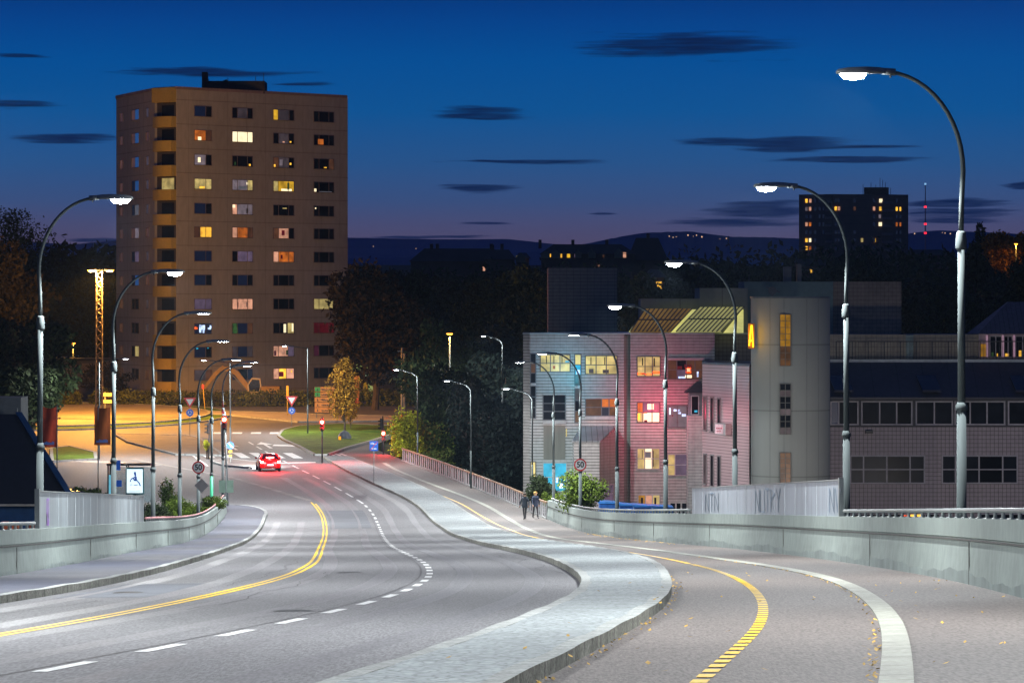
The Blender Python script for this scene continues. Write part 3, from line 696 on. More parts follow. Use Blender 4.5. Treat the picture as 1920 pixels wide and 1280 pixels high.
for k in range(n):
    a, b = k/n*H, (k+1)/n*H; wa = w0+(w1-w0)*k/n; wb = w0+(w1-w0)*(k+1)/n; s = 1 if k % 2 else -1
    for yy_ in (-1, 1):
        lt.tube([(-s*wa, yy_*wa, a), (s*wb, yy_*wb, b)], .032, 4); lt.tube([(yy_*wa, -s*wa, a), (yy_*wb, s*wb, b)], .032, 4)
    if k % 2: lt.tube([(-wa, -wa, a), (wa, -wa, a)], .025, 4)
lt.build('lattice_pole', mat('mast_steel', (.13, .11, .09), .7, .2), m)
MB().box(-1.0, 1.4, -.06, .06, H, H+.12).build('crossbar', METAL, m)
for dx, pw in ((-.8, 42000), (1.1, 42000)):
    hd = MB().loft([[(dx+x, -w, H+.12), (dx+x, -w*.6, H+.12+g), (dx+x, w*.6, H+.12+g), (dx+x, w, H+.12)] for x, w, g in ((-.6, .1, .05), (-.3, .25, .15), (.3, .25, .15), (.55, .1, .05))]).build('floodlight', DARK, m)
    MB().loft([[(dx+x, -w, H+.12), (dx+x, 0, H+.12-d), (dx+x, w, H+.12)] for x, w, d in ((-.5, .05, .02), (-.3, .22, .2), (.3, .22, .2), (.5, .05, .02))]).build('lens', LENSO, hd, True)
    l = bpy.data.lights.new('lamp_light', 'POINT'); l.energy = pw*.32; l.color = (1, .50, .13); l.shadow_soft_size = .2; o = bpy.data.objects.new('lamp_light', l); COL.objects.link(o); o.parent = m; o.location = (dx, 0, H-.35); spot('lamp_light', pw, (1, .40, .04), m, (dx, 0, H-.3), 170, .3, .2)

# ------------------------------------------------------------ signs
RED = mat('sign_red', (.62, .03, .03), .5, var=.05); SWHITE = mat('sign_white', (.8, .8, .78), .5, var=.03)
BLUE = mat('sign_blue', (.02, .12, .55), .5, var=.05, emis=(.02, .1, .5, 1), es=.12); BLACK = mat('sign_black', (.015, .015, .015), .5); SGREY = mat('sign_back', (.25, .26, .26), .6)
SORG = mat('sign_orange', (.65, .30, .04), .5, var=.1)
def text_mesh(s, size, m, parent, loc, name='lettering', bold=.012, sx=1., rx=90):
    cu = bpy.data.curves.new(name, 'FONT'); cu.body = s; cu.size = size; cu.align_x = 'CENTER'; cu.align_y = 'CENTER'; cu.offset = bold*size; cu.extrude = .004
    o = bpy.data.objects.new('tmp', cu); COL.objects.link(o); bpy.context.view_layer.update()
    me = bpy.data.meshes.new_from_object(o.evaluated_get(bpy.context.evaluated_depsgraph_get())); bpy.data.objects.remove(o)
    me.materials.clear(); me.materials.append(m)
    t = bpy.data.objects.new(name, me); COL.objects.link(t); t.parent = parent; t.location = loc; t.rotation_euler = (R(rx), 0, 0); t.scale = (sx, 1, 1)
    return t
def disc(mb, r, y, z, n=32, mi=0, x=0):
    mb.q([(x+r*math.cos(2*math.pi*k/n), y, z+r*math.sin(2*math.pi*k/n)) for k in range(n)], mi)
def cyl(mb, r, y0, y1, z, n=32, x=0): mb.tube([(x, y0, z), (x, y1, z)], r, n)
def speed_sign(px, py, Y, label):
    p = W3(px, py, Y); t = empty('speed_sign', p, label, 'road sign', 'round speed limit signs')
    b = MB(); cyl(b, .36, -.02, .02, 0); b.build('sign_plate', RED, t)
    w = MB(); cyl(w, .28, -.035, -.015, 0); w.build('sign_face', SWHITE, t)
    text_mesh('50', .46, BLACK, t, (0, -.042, 0), 'numerals', .03, .92)
    c = MB(); c.box(-.1, .1, .02, .1, -.06, .06); c.build('bracket', METAL, t)
speed_sign(1088, 871, 213.6, 'round 50 speed sign on the lamp post in front of the office building')
speed_sign(372, 876, 214.6, 'round 50 speed sign on the left lamp post above the shrubs')

def pole_root(px, base_y, Y, name, label, cat='road sign', group=None, h=3, r=.035, m=METAL, base_z=None):
    x = pxX(px, Y); z = CZ-(base_y-YH)/F*Y if base_z is None else base_z
    t = empty(name, (x, Y, z), label, cat, group); MB().tube([(0, 0, -.6), (0, 0, h)], r, 8).build('pole', m, t, True); return t
# yield + roundabout signs
for px, Y, by, h, lb in ((356, 370, 819, 3.9, 'yield sign over a blue roundabout sign beside the orange lit roundabout'), (547, 385, 808, 3.6, 'yield sign over a blue roundabout sign at the corner of the green verge')):
    t = pole_root(px, by, Y, 'yield_sign', lb, 'road sign', 'yield and roundabout sign pairs', h)
    s = .62
    MB().hexa([(-s, -.05, h), (s, -.05, h), (s, -.02, h), (-s, -.02, h)] + [(-.01, -.05, h-1.05), (.01, -.05, h-1.05), (.01, -.02, h-1.05), (-.01, -.02, h-1.05)]).build('yield_plate', RED, t)
    s = .37
    MB().hexa([(-s, -.07, h-.14), (s, -.07, h-.14), (s, -.05, h-.14), (-s, -.05, h-.14)] + [(-.01, -.07, h-.76), (.01, -.07, h-.76), (.01, -.05, h-.76), (-.01, -.05, h-.76)]).build('yield_face', SWHITE, t)
    b = MB(); cyl(b, .36, -.06, -.03, h-1.5); b.build('blue_disc', BLUE, t)
    a = MB()
    for k in range(3):
        a0 = k*2*math.pi/3
        for j in range(5):
            u, v = a0+j*.3, a0+j*.3+.3
            a.q([(r*math.cos(q), -.07, h-1.5+r*math.sin(q)) for r, q in ((.13, u), (.2, u), (.2, v), (.13, v))])
    a.build('arrow_ring', SWHITE, t)
# blue sign with red slash on thin pole in the median
t = pole_root(701, 905, 290, 'zone_end_sign', 'small blue sign with a red slash on a thin pole in the median', h=3.2, r=.03)
MB().box(-.33, .33, -.05, -.02, 2.5, 3.25).build('sign_plate', BLUE, t)
w = MB(); w.box(-.24, -.2, -.065, -.05, 2.98, 3.12); w.box(-.15, -.1, -.065, -.05, 2.98, 3.15); w.box(-.05, .02, -.065, -.05, 2.98, 3.12); w.box(.06, .2, -.065, -.05, 2.98, 3.05); w.box(-.2, -.08, -.065, -.05, 2.62, 2.74); w.box(-.02, .2, -.065, -.05, 2.62, 2.7)
w.build('symbols', SWHITE, t)
MB().hexa([(-.3, -.08, 2.55), (-.24, -.08, 2.55), (-.24, -.066, 2.55), (-.3, -.066, 2.55), (.24, -.08, 3.2), (.3, -.08, 3.2), (.3, -.066, 3.2), (.24, -.066, 3.2)]).build('slash', RED, t)
# blue keep-left sign with yellow black post
t = pole_root(432, 864, 322, 'keep_side_sign', 'blue arrow disc over a yellow and black striped post before the zebra crossing', h=1.2, r=.05)
b = MB(); cyl(b, .32, -.1, -.06, 1.35); b.build('blue_disc', BLUE, t)
MB().hexa([(-.2, -.12, 1.55), (-.12, -.12, 1.6), (-.12, -.1, 1.6), (-.2, -.1, 1.55), (.16, -.12, 1.12), (.22, -.12, 1.2), (.22, -.1, 1.2), (.16, -.1, 1.12)]).build('arrow', SWHITE, t)
s = MB(); [s.box(-.13, .13, -.09, .09, .35+.2*k, .55+.2*k, k % 2) for k in range(3)]; s.build('striped_post', [mat('sign_yellow', (.75, .5, .02), .5), BLACK], t)
# blue P like sign on the bus stop
t = pole_root(217, 930, 262, 'bus_stop_sign', 'pair of blue square plates on a pole above the bus shelter', h=3.4, r=.04, base_z=zr(-27, 262))
MB().box(-.33, .33, -.04, 0, 2.65, 3.35).build('upper_plate', BLUE, t); MB().box(-.2, -.02, -.06, -.04, 2.85, 3.15).build('symbol', SWHITE, t)
MB().box(.0, .42, -.05, 0, 1.5, 1.95).build('lower_plate', BLUE, t)
# backs of signs beside the parapet end
t = pole_root(424, 950, 257, 'parking_sign', 'square grey-green sign seen from behind beside the end of the left parapet', h=3.0, r=.04, base_z=zr(-19.8, 257))
MB().box(-.5, .5, .0, .03, 1.35, 2.2).build('sign_back', mat('sign_back_green', (.16, .24, .19), .6), t)
t = pole_root(378, 975, 216, 'diamond_sign', 'grey diamond sign seen from behind low on the left lamp post', h=.1, r=.02, base_z=W3(378, 930, 216).z)
MB().hexa([(-.42, 0, .62), (0, 0, .2), (.01, .03, .2), (-.42, .03, .62), (0, 0, 1.04), (.42, 0, .62), (.42, .03, .62), (.0, .03, 1.04)]).build('sign_back', SGREY, t)
# direction board
t = empty('direction_board', (pxX(609, 405), 405, zr(-20, 405)), 'stacked direction board with green and orange panels behind the red traffic light', 'road sign')
for x in (-.9, .9): MB().tube([(x, 0, -.5), (x, 0, 3.4)], .05, 6).build('post', METAL, t)
for k in range(5):
    z = 3.0-.56*k; c = mat('sign_green', (.03, .35, .06), .5, emis=(.01, .4, .03, 1), es=.05) if k < 2 else SORG
    p = MB().box(-1.1, 1.1, -.09, -.05, z, z+.5).build('direction_panel', SORG, t)
    if k < 3: MB().box(-1.08, -.5, -.105, -.09, z+.02, z+.48).build('symbol_field', mat('sign_green', 0) if k < 2 else SORG, p)
    g = MB(); r_ = random.Random(k)
    g.q([(-.86, -.12, z+.1), (-.7, -.12, z+.1), (-.78, -.12, z+.4)])
    for q in range(6): x = -.35+.2*q; g.box(x, x+.13, -.125, -.11, z+.15, z+.22+.12*r_.random())
    g.build('lettering', BLACK, p)
# yellow posts and tall brown totem
t = pole_root(539, 786, 410, 'marker_post', 'slim yellow marker post standing in front of the hedge below the tower block', 'post', h=3.6, r=.04, m=mat('post_yellow', (.6, .4, .05), .6))
MB().box(-.13, .13, -.07, .07, 2.3, 3.7).build('marker_panel', mat('sign_yellow', 0), t)
t = pole_root(385, 775, 425, 'marker_post', 'leaning yellow marker post left of the excavator boom', 'post', h=3.4, r=.04, m=mat('post_yellow', 0)); t.rotation_euler = (0, R(-5), 0)
MB().box(-.12, .12, -.06, .06, 2.8, 3.3).build('marker_panel', RED, t)
t = pole_root(669, 776, 425, 'tenant_sign', 'tall narrow brown sign with stacked plates left of the lit doorway', 'sign', h=3.4, r=.06)
for k in range(5): MB().box(-.28, .28, -.1, -.06, 1.9+.5*k, 2.32+.5*k).build('plate', mat('brown_plate', (.35, .14, .05), .6), t)
MB().box(-.22, .22, -.1, -.06, 1.2, 1.8).build('lower_plate', RED, t)
t = pole_root(197, 790, 408, 'roadside_board', 'two small cream direction plates beside the lattice mast', 'sign', h=3.2, r=.05)
for z in (2.0, 2.75): MB().box(-.3, .95, -.08, -.04, z, z+.38).build('plate', mat('cream_plate', (.6, .45, .22), .6), t)

# ------------------------------------------------------------ traffic lights
GLR = mat('traffic_red_glow', (.8, .05, .03), .3, emis=(1, .02, .01, 1), es=60, var=0)
GLC = mat('traffic_red_core', (.9, .3, .25), .3, emis=(1, .35, .25, 1), es=60, var=0)
def traffic_light(px, py, Y, by, label, lit=True, h=None, pole_m=DARK, power=550, face=0, slant=0):
    x = pxX(px, Y); zb = CZ-(by-YH)/F*Y; zt = CZ-(py-YH)/F*Y-zb
    t = empty('traffic_light', (x, Y, zb), label, 'traffic light', 'traffic lights at the crossing', rz=face)
    MB().tube([(slant, 0, -.5), (0, .1, zt+.5)], .07, 10).build('pole', pole_m, t, True)
    hs = MB(); hs.box(-.17, .17, -.12, .1, zt-.75, zt+.28); b = hs.build('housing', BLACK, t, bevel=.02)
    v = MB()
    for k in range(3):
        z = zt-.33*k; n = 8; r0 = []
        for j in range(n+1):
            a = math.pi*j/n; r0.append((.13*math.cos(a), .13*math.sin(a)))
        for (a, c), (d, e) in zip(r0[:-1], r0[1:]): v.q([(a, -.12, z+c), (a, -.34, z+c*.9), (d, -.34, z+e*.9), (d, -.12, z+e)])
    v.build('visor', BLACK, b)
    if lit:
        g = MB(); g.loft([[(r*math.cos(2*math.pi*k/16), y, zt+r*math.sin(2*math.pi*k/16)) for k in range(16)] for r, y in ((.16, -.12), (.15, -.36), (.06, -.38))]); g.build('red_lens', GLR, b)
        c = MB(); c.loft([[(r*math.cos(2*math.pi*k/16), y, zt+r*math.sin(2*math.pi*k/16)) for k in range(16)] for r, y in ((.10, -.37), (.09, -.40), (.04, -.42))]); c.build('red_core', GLC, b)
        l = bpy.data.lights.new('signal_light', 'POINT'); l.energy = power; l.color = (1, .02, .02); l.shadow_soft_size = .1
        o = bpy.data.objects.new('signal_light', l); COL.objects.link(o); o.parent = t; o.location = (0, -.5, zt)
    o2 = MB()
    for k in (1, 2): cyl(o2, .1, -.14, -.1, zt-.33*k, 14)
    o2.build('unlit_lens', mat('unlit_lens', (.03, .03, .025), .3), b)
    return t
traffic_light(604, 791, 322, 857, 'large red traffic light at the tip of the grass verge by the median', power=2500)
traffic_light(719, 812, 338, 854, 'red traffic light beside the yellow-green bush at the path crossing', power=900)
traffic_light(421, 786, 262, 948, 'red traffic light on a slanting grey pole near the left parapet end', power=160, pole_m=METAL, slant=.25)
traffic_light(391, 797, 330, 861, 'unlit side-facing traffic light on a short pole by the left zebra crossing', lit=False, face=R(-70))
traffic_light(417, 800, 326, 858, 'unlit traffic light behind the red signal, facing sideways', lit=False, face=R(80))
traffic_light(716, 790, 345, 848, 'unlit dark traffic light above and behind the right red signal', lit=False, face=R(-60))
def wood_pole(px, top, by, Y, lb):
    t = empty('utility_pole', (pxX(px, Y), Y, CZ-(by-YH)/F*Y-4), lb, 'utility pole'); MB().tube([(0, 0, 0), (0, 0, (by-top)/F*Y+4)], [.16, .12], 8).build('pole', mat('old_wood', (.22, .19, .16), .9), t, True)
    MB().box(-.5, .1, -.06, .06, (by-top)/F*Y+3.6, (by-top)/F*Y+3.7).build('crossarm', METAL, t)
wood_pole(754, 652, 760, 400, 'taller utility pole in front of the dark central tree'); wood_pole(758.5, 660, 760, 404, 'thinner utility pole just right of the taller one')

# ------------------------------------------------------------ banners, bus shelter, poster box
BAN = mat('banner_orange', (.42, .11, .02), .8, var=.25, scale=1.5, stretch=(3, 1, .6))
def banner(px, x0, x1, y0, y1, Y, by, label, mm):
    t = pole_root(px, by, Y, 'banner_flag', label, 'banner', 'orange banners by the side road', h=(by-y0)/F*Y+.1, r=.04)
    mb = MB(); n, k = 8, 14; a = (x0-px)/F*Y; b = (x1-px)/F*Y; zt = (by-y0)/F*Y; zb = (by-y1)/F*Y
    for s in (0, .03):
        for i in range(k+1):
            for j in range(n+1):
                u = j/n; v = i/k; mb.v.append((a+(b-a)*u+.05*v*math.sin(u*3), .1*math.sin(u*6+v*3)-.1+s, zt+(zb-zt)*v-.12*math.sin(u*3)*(1-v)))
    c = n+1; N0 = (k+1)*c
    for s in (0, N0):
        for i in range(k):
            for j in range(n): p = s+i*c+j; mb.f.append((p, p+1, p+1+c, p+c)); mb.m.append(0)
    mb.build('cloth', mm, t, True)
    l = MB(); r_ = random.Random(px)
    for q in range(9):
        x = a+(b-a)*(.15+.08*q); l.box(x, x+.07*abs(b-a), -.25, -.235, zb+.18, zb+.3+.12*r_.random())
    l.build('lettering', mat('banner_blue', (.15, .25, .6), .6), t)
banner(107, 79, 106, 762, 838, 262, 900, 'red-orange banner on a pole beside the dark blue roof', mat('banner_red', (.50, .06, .02), .8, var=.25, scale=1.5))
banner(184, 177, 207, 762, 834, 262, 905, 'brown-orange banner in front of the foot of the lattice mast', BAN)

t = empty('poster_box', (pxX(253, 258), 258, zr(-26, 258)), 'glowing white backlit poster box with a blue figure beside the bus shelter', 'poster box')
H0 = W3(253, 925, 258).z-t.location.z
MB().box(-.1, .1, -.06, .06, -.3, H0).build('stand', DARK, t)
MB().box(-.64, .64, -.1, .1, H0-.05, H0+1.82).build('case', mat('teal_case', (.02, .16, .18), .4, .2), t, bevel=.05)
pn = MB(); pn.box(-.55, .55, -.115, -.1, H0+.06, H0+1.7); pn.build('backlit_panel', mat('poster_glow', (.8, .9, .95), .4, emis=(.75, .95, 1, 1), es=1.0, var=.03), t)
fg = MB(); S = lambda x, z: (x, -.13, H0+.88+z)
for a, b, w in (((-.02, .62), (.06, .4), .09), ((.06, .44), (.05, .3), .05), ((.04, .3), (-.25, .12), .05), ((-.25, .12), (-.32, -.06), .04), ((.05, .3), (.1, .0), .09), ((.1, .1), (.3, -.12), .05), ((.3, -.12), (.4, -.34), .05), ((-.1, .2), (.0, .02), .06), ((-.3, -.3), (-.2, -.22), .03), ((-.05, -.3), (.2, -.26), .03)):
    A = Vector(a); B = Vector(b); d = (B-A).normalized(); nn = Vector((-d.y, d.x))*w
    fg.q([S(*(A-nn*.6)), S(*(A+nn)), S(*(B+nn*.6)), S(*(B-nn))])
fg.build('blue_figure', mat('poster_blue', (.05, .12, .4), .5, emis=(.02, .08, .35, 1), es=.5), t)
ft = MB()
for q in range(8): ft.box(-.4+.1*q, -.33+.1*q, -.13, -.118, H0+.14, H0+.18)
ft.build('caption', mat('poster_blue', 0), t)
l = bpy.data.lights.new('poster_light', 'AREA'); l.energy = 60; l.color = (.6, .95, 1); l.shape = 'RECTANGLE'; l.size = 1.1; l.size_y = 1.6
o = bpy.data.objects.new('poster_light', l); COL.objects.link(o); o.parent = t; o.location = (0, -.16, H0+.9); o.rotation_euler = (R(-90), 0, 0)

t = empty('bus_shelter', (pxX(226, 263), 263, zr(-27, 263)), 'small glass bus shelter with a dark flat roof beside the poster box', 'bus shelter')
MB().box(-.9, 2.2, -.8, .8, 2.95, 3.1).build('roof', DARK, t, bevel=.02)
for x in (-.8, .5): 
    for y in (-.7, .7): MB().box(x-.05, x+.05, y-.05, y+.05, -.3, 2.95).build('post', DARK, t)
GLASS = mat('shelter_glass', (.35, .55, .6), .15, alpha=.35)
MB().box(-.75, 2.1, .68, .7, .3, 2.8).build('glass_wall', GLASS, t)
MB().box(-.7, .45, .1, .5, .5, .56).build('bench', mat('teal_paint', (.05, .35, .42), .5), t)
MB().box(-.78, -.5, -.7, -.66, .6, 2.3).build('timetable', mat('timetable_glow', (.3, .7, .8), .5, emis=(.2, .7, .9, 1), es=.5), t)

# ------------------------------------------------------------ car and taxi
def car(name, loc, rz, body_m, label, cat='car', lights=True, taxi=False):
    t = empty(name, loc, label, cat, rz=rz)
    L_, Wd = 4.4, .9   # length along +y (front), half width
    # cross sections from the rear (y=0) to the front
    S_ = [(0.0, .80, .42, .86), (.12, .86, .30, .98), (.5, .89, .24, 1.02), (1.1, .90, .22, 1.0), (2.2, .90, .22, .96), (3.2, .89, .22, .92), (3.9, .84, .26, .80), (4.3, .74, .32, .66), (4.4, .62, .4, .56)]
    rings = []
    for y, w, z0, z1 in S_:
        rings.append([(-w*.92, y, z0), (-w, y, z0+.16), (-w, y, (z0+z1)/2+.05), (-w*.95, y, z1-.05), (-w*.84, y, z1), (0, y, z1+.03), (w*.84, y, z1), (w*.95, y, z1-.05), (w, y, (z0+z1)/2+.05), (w, y, z0+.16), (w*.92, y, z0)])
    MB().loft(rings).build('body', body_m, t, True, bevel=0)
    cab = [(.25, .70, .98, 1.04), (.55, .68, .98, 1.24), (1.0, .62, .97, 1.40), (1.6, .60, .96, 1.44), (2.2, .60, .94, 1.40), (2.75, .64, .92, 1.18), (3.2, .70, .88, .94)]
    rings = [[(-w-.12, y, z0-.04), (-w-.02, y, (z0+z1)/2), (-w+.05, y, z1-.04), (-w*.5, y, z1), (w*.5, y, z1), (w-.05, y, z1-.04), (w+.02, y, (z0+z1)/2), (w+.12, y, z0-.04)] for y, w, z0, z1 in cab]
    g = MB().loft(rings); MB_roof = [[(-w+.05, y, z1-.02), (-w*.5, y, z1+.03), (w*.5, y, z1+.03), (w-.05, y, z1-.02)] for y, w, z0, z1 in cab[2:5]]
    g.build('windows', mat('car_glass', (.01, .01, .014), .08, spec=.8), t, True)
    MB().loft(MB_roof, closed=False).build('roof', body_m, t, True)
    for sx in (-1, 1):
        MB().tube([(sx*.78, 3.15, .93), (sx*.6, 2.25, 1.42)], .04, 6).build('pillar', body_m, t); MB().tube([(sx*.80, .35, 1.0), (sx*.6, 1.0, 1.41)], .06, 6).build('pillar', body_m, t)
        MB().box(*((sx*.9, sx*1.06) if sx > 0 else (sx*1.06, sx*.9)), 2.5, 2.65, .96, 1.12).build('mirror', body_m, t, bevel=.02)
        for y in (.85, 3.45):
            w = MB().tube([(sx*.70, y, .33), (sx*.91, y, .33)], .33, 20).build('tyre', mat('tyre_rubber', (.02, .02, .02), .9), t)
            MB().tube([(sx*.915, y, .33), (sx*.925, y, .33)], .21, 14).build('rim', mat('rim_alloy', (.4, .4, .42), .3, .8), w)
        tl = MB(); tl.loft([[(sx*(.56+dx), y, .70), (sx*(.80+dx*.2), y+.03, .70), (sx*(.82+dx*.2), y+.06, .88), (sx*(.6+dx), y, .88)] for dx, y in ((0, .0), (.02, -.05), (.05, -.07))])
        tl.build('taillight', mat('taillight_glow', (.8, .05, .03), .3, emis=(1, .25, .2, 1), es=22, var=0) if lights else mat('taillight_off', (.3, .01, .01), .3), t)
    MB().box(-.5, .5, -.05, .02, .34, .62).build('bumper_insert', DARK, t, bevel=.02)
    MB().box(-.26, .26, -.075, -.05, .50, .62).build('number_plate', mat('plate_glow', (.8, .8, .8), .5, emis=(.8, .8, 1, 1), es=1.5 if lights else .1, var=.1, scale=12), t)
    if lights:
        MB().box(-.32, .32, .32, .4, 1.14, 1.19).build('brake_light', mat('taillight_glow', 0), t)
        for sx in (-1, 0, 1):
            l = bpy.data.lights.new('brake_glow', 'POINT'); l.energy = 380; l.color = (1, .03, .03); l.shadow_soft_size = .12
            o = bpy.data.objects.new('brake_glow', l); COL.objects.link(o); o.parent = t; o.location = (sx*.62, -.28, .78) if sx else (0, .0, 1.5)
        for sx in (-1, 1):
            l = bpy.data.lights.new('headlight_beam', 'SPOT'); l.energy = 10000; l.color = (1, .97, .92); l.spot_size = R(75); l.spot_blend = .8; l.shadow_soft_size = .08
            o = bpy.data.objects.new('headlight_beam', l); COL.objects.link(o); o.parent = t; o.location = (sx*.6, 4.5, .65); o.rotation_euler = (R(85), 0, 0)
            MB().box(sx*.6-.14, sx*.6+.14, 4.3, 4.38, .56, .68).build('headlight', mat('headlight_glow', (.9, .9, .9), .2, emis=(1, 1, .95, 1), es=5), t)
    if taxi:
        MB().box(-.3, .3, 1.6, 1.85, 1.44, 1.58).build('roof_light', mat('taxi_glow', (.9, .6, .2), .4, emis=(1, .6, .12, 1), es=4), t, bevel=.03)
    return t
cx, cY = -20.0, 309
car('red_car', (cx, cY, zr(cx, cY)), .15, mat('car_paint_red', (.55, .01, .012), .25, spec=.7, var=.02), 'red car with glowing brake lights stopped before the zebra crossing')
car('taxi', (pxX(170, 252), 252, ground_z(-28, 252)+.0), R(70), mat('car_paint_black', (.02, .015, .02), .25, spec=.7), 'dark taxi with an orange roof light behind the left metal screen', 'taxi', lights=False, taxi=True).location.z = W3(170, 919, 252).z-1.5

# ------------------------------------------------------------ excavator
t = empty('excavator', (pxX(492, 446), 446, zr(-30, 446)+.1), 'yellow crawler excavator with a folded boom parked in front of the tower block', 'excavator')
YM = mat('machine_yellow', (.30, .17, .025), .5, var=.15, scale=2); 
for sy in (-1.1, 1.1):
    MB().prism([(-1.9, 0), (1.9, 0)], 0, 1) if False else MB().loft([[(-1.6, sy+d, 0), (1.6, sy+d, 0), (2.0, sy+d, .4), (1.6, sy+d, .85), (-1.6, sy+d, .85), (-2.0, sy+d, .4)] for d in (-.3, .3)]).build('track', DARK, t)
MB().box(-.3, 2.2, -1.3, 1.3, .95, 1.95).build('engine_house', YM, t, bevel=.12)
cb = MB().loft([[(-1.6, y, 1.0), (-.1, y, 1.0), (0, y, 2.0), (-.15, y, 2.9), (-1.2, y, 2.95), (-1.75, y, 2.1)] for y in (-1.3, -.35)]).build('cab', mat('cab_cream', (.5, .42, .3), .5), t, bevel=.04)
MB().loft([[(-1.45, y, 1.35), (-.3, y, 1.3), (-.2, y, 2.0), (-.3, y, 2.7), (-1.15, y, 2.75), (-1.55, y, 2.1)] for y in (-1.34, -1.30)]).build('cab_window', mat('cab_glass', (.01, .01, .015), .2), cb)
def beam(pts, wd, name, mm):
    mb = MB(); rings = []
    for i, (x, z, h) in enumerate(pts):
        a = pts[min(i+1, len(pts)-1)]; b = pts[max(i-1, 0)]; d = Vector((a[0]-b[0], a[1]-b[1])).normalized(); n_ = Vector((-d.y, d.x))*h/2
        rings.append([(x+n_.x, -wd, z+n_.y), (x+n_.x, wd, z+n_.y), (x-n_.x, wd, z-n_.y), (x-n_.x, -wd, z-n_.y)])
    return mb.loft(rings).build(name, mm, t)
beam([(-1.3, 1.2, .5), (-2.2, 2.4, .6), (-3.1, 3.5, .65), (-4.0, 4.0, .6), (-5.2, 3.9, .4)], .28, 'boom', YM)
beam([(-4.6, 4.3, .3), (-5.6, 3.4, .5), (-6.7, 2.0, .35), (-7.3, 1.0, .25)], .2, 'stick', YM)
MB().tube([(-2.0, -.3, 1.6), (-3.6, -.3, 3.3)], .08, 8).build('hydraulic_ram', METAL, t)
MB().loft([[(-7.2, y, 1.2), (-6.6, y, .9), (-6.4, y, .3), (-7.2, y, 0), (-7.9, y, .4)] for y in (-.6, .6)]).build('bucket', DARK, t)
# ------------------------------------------------------------ buildings
class Face:
    """a vertical wall plane between two plan points; u runs along it, d is the distance proud of it"""
    def __init__(s, p0, p1):
        s.p0 = Vector(p0); s.p1 = Vector(p1); s.L = (s.p1-s.p0).length; s.u = (s.p1-s.p0)/s.L; s.n = Vector((s.u.y, -s.u.x))
        if s.n.dot(-s.p0) < 0: s.n = -s.n
    def U(s, px):
        k = (px-960)/F; return (k*s.p0.y-s.p0.x)/(s.u.x-k*s.u.y)
    def Y(s, px): return s.p0.y+s.U(px)*s.u.y
    def Z(s, px, py): return CZ-(py-YH)/F*s.Y(px)
    def P(s, u, d, z): q = s.p0+s.u*u+s.n*d; return (q.x, q.y, z)
    def box(s, mb, u0, u1, z0, z1, d0, d1, mi=0):
        return mb.hexa([s.P(u0, d1, z0), s.P(u1, d1, z0), s.P(u1, d0, z0), s.P(u0, d0, z0), s.P(u0, d1, z1), s.P(u1, d1, z1), s.P(u1, d0, z1), s.P(u0, d0, z1)], mi)
    def boxpx(s, mb, x0, y0, x1, y1, d0, d1, mi=0):
        xm = (x0+x1)/2; return s.box(mb, s.U(x0), s.U(x1), s.Z(xm, y1), s.Z(xm, y0), d0, d1, mi)
def loc0(o, root):   # meshes are written in world coordinates: hang them on the root without moving them
    o.parent = root; o.matrix_parent_inverse = Matrix.Translation(-Vector(root.location)); return o
def em(name, col, st, base=None, var=.15, scale=1.5):
    if 'window_'+name in MATS: return MATS['window_'+name]
    return mat('window_'+name, base or tuple(c*.5 for c in lin(*col)[:3]), .35, var=var, scale=scale, emis=lin(*col), es=st)
WM = dict(dark=mat('window_dark', (.012, .014, .02), .25, spec=.06, var=.3, scale=1), blue=em('blueish', (17, 23, 42), .8), black=mat('window_black', (.004, .004, .006), .25, spec=.06),
  white=em('bright_white', (255, 236, 190), 1.25, var=.12), cream=em('cream', (190, 170, 105), .8, var=.45, scale=1.1), yellow=em('yellow', (220, 170, 40), .9, var=.4, scale=1.0), gold=em('gold', (255, 190, 60), 1.2, var=.4),
  grey=em('grey', (130, 118, 125), .6, var=.3), dim=em('dim', (70, 60, 62), .6, var=.4), pink=em('pink', (215, 155, 125), .85, var=.4, scale=1.2), orange=em('orange', (190, 100, 30), .8, var=.5, scale=1.2),
  brown=em('brown', (80, 50, 30), .7, var=.4), neon=em('neon_white', (190, 215, 255), 1.3, var=.8, scale=2.2), green=em('green', (50, 85, 40), .7, var=.9, scale=2), red=em('red', (85, 10, 18), .8, var=.5),
  magenta=em('magenta', (60, 18, 36), .7, var=.6), cyan=em('cyan', (40, 150, 180), .9, var=.35, scale=1.2), sky=em('sky_reflection', (30, 75, 130), .7, var=.1), skyg=em('grey_reflection', (100, 100, 105), .6, var=.2), fire=em('garland', (255, 90, 30), 1.6, var=.9, scale=2.5), purple=em('purple', (90, 75, 95), .8, var=.3), amber=em('amber', (150, 105, 10), .8, var=.5, scale=1.5), amberd=em('amber_dim', (85, 55, 25), .7, var=.5, scale=1.5))
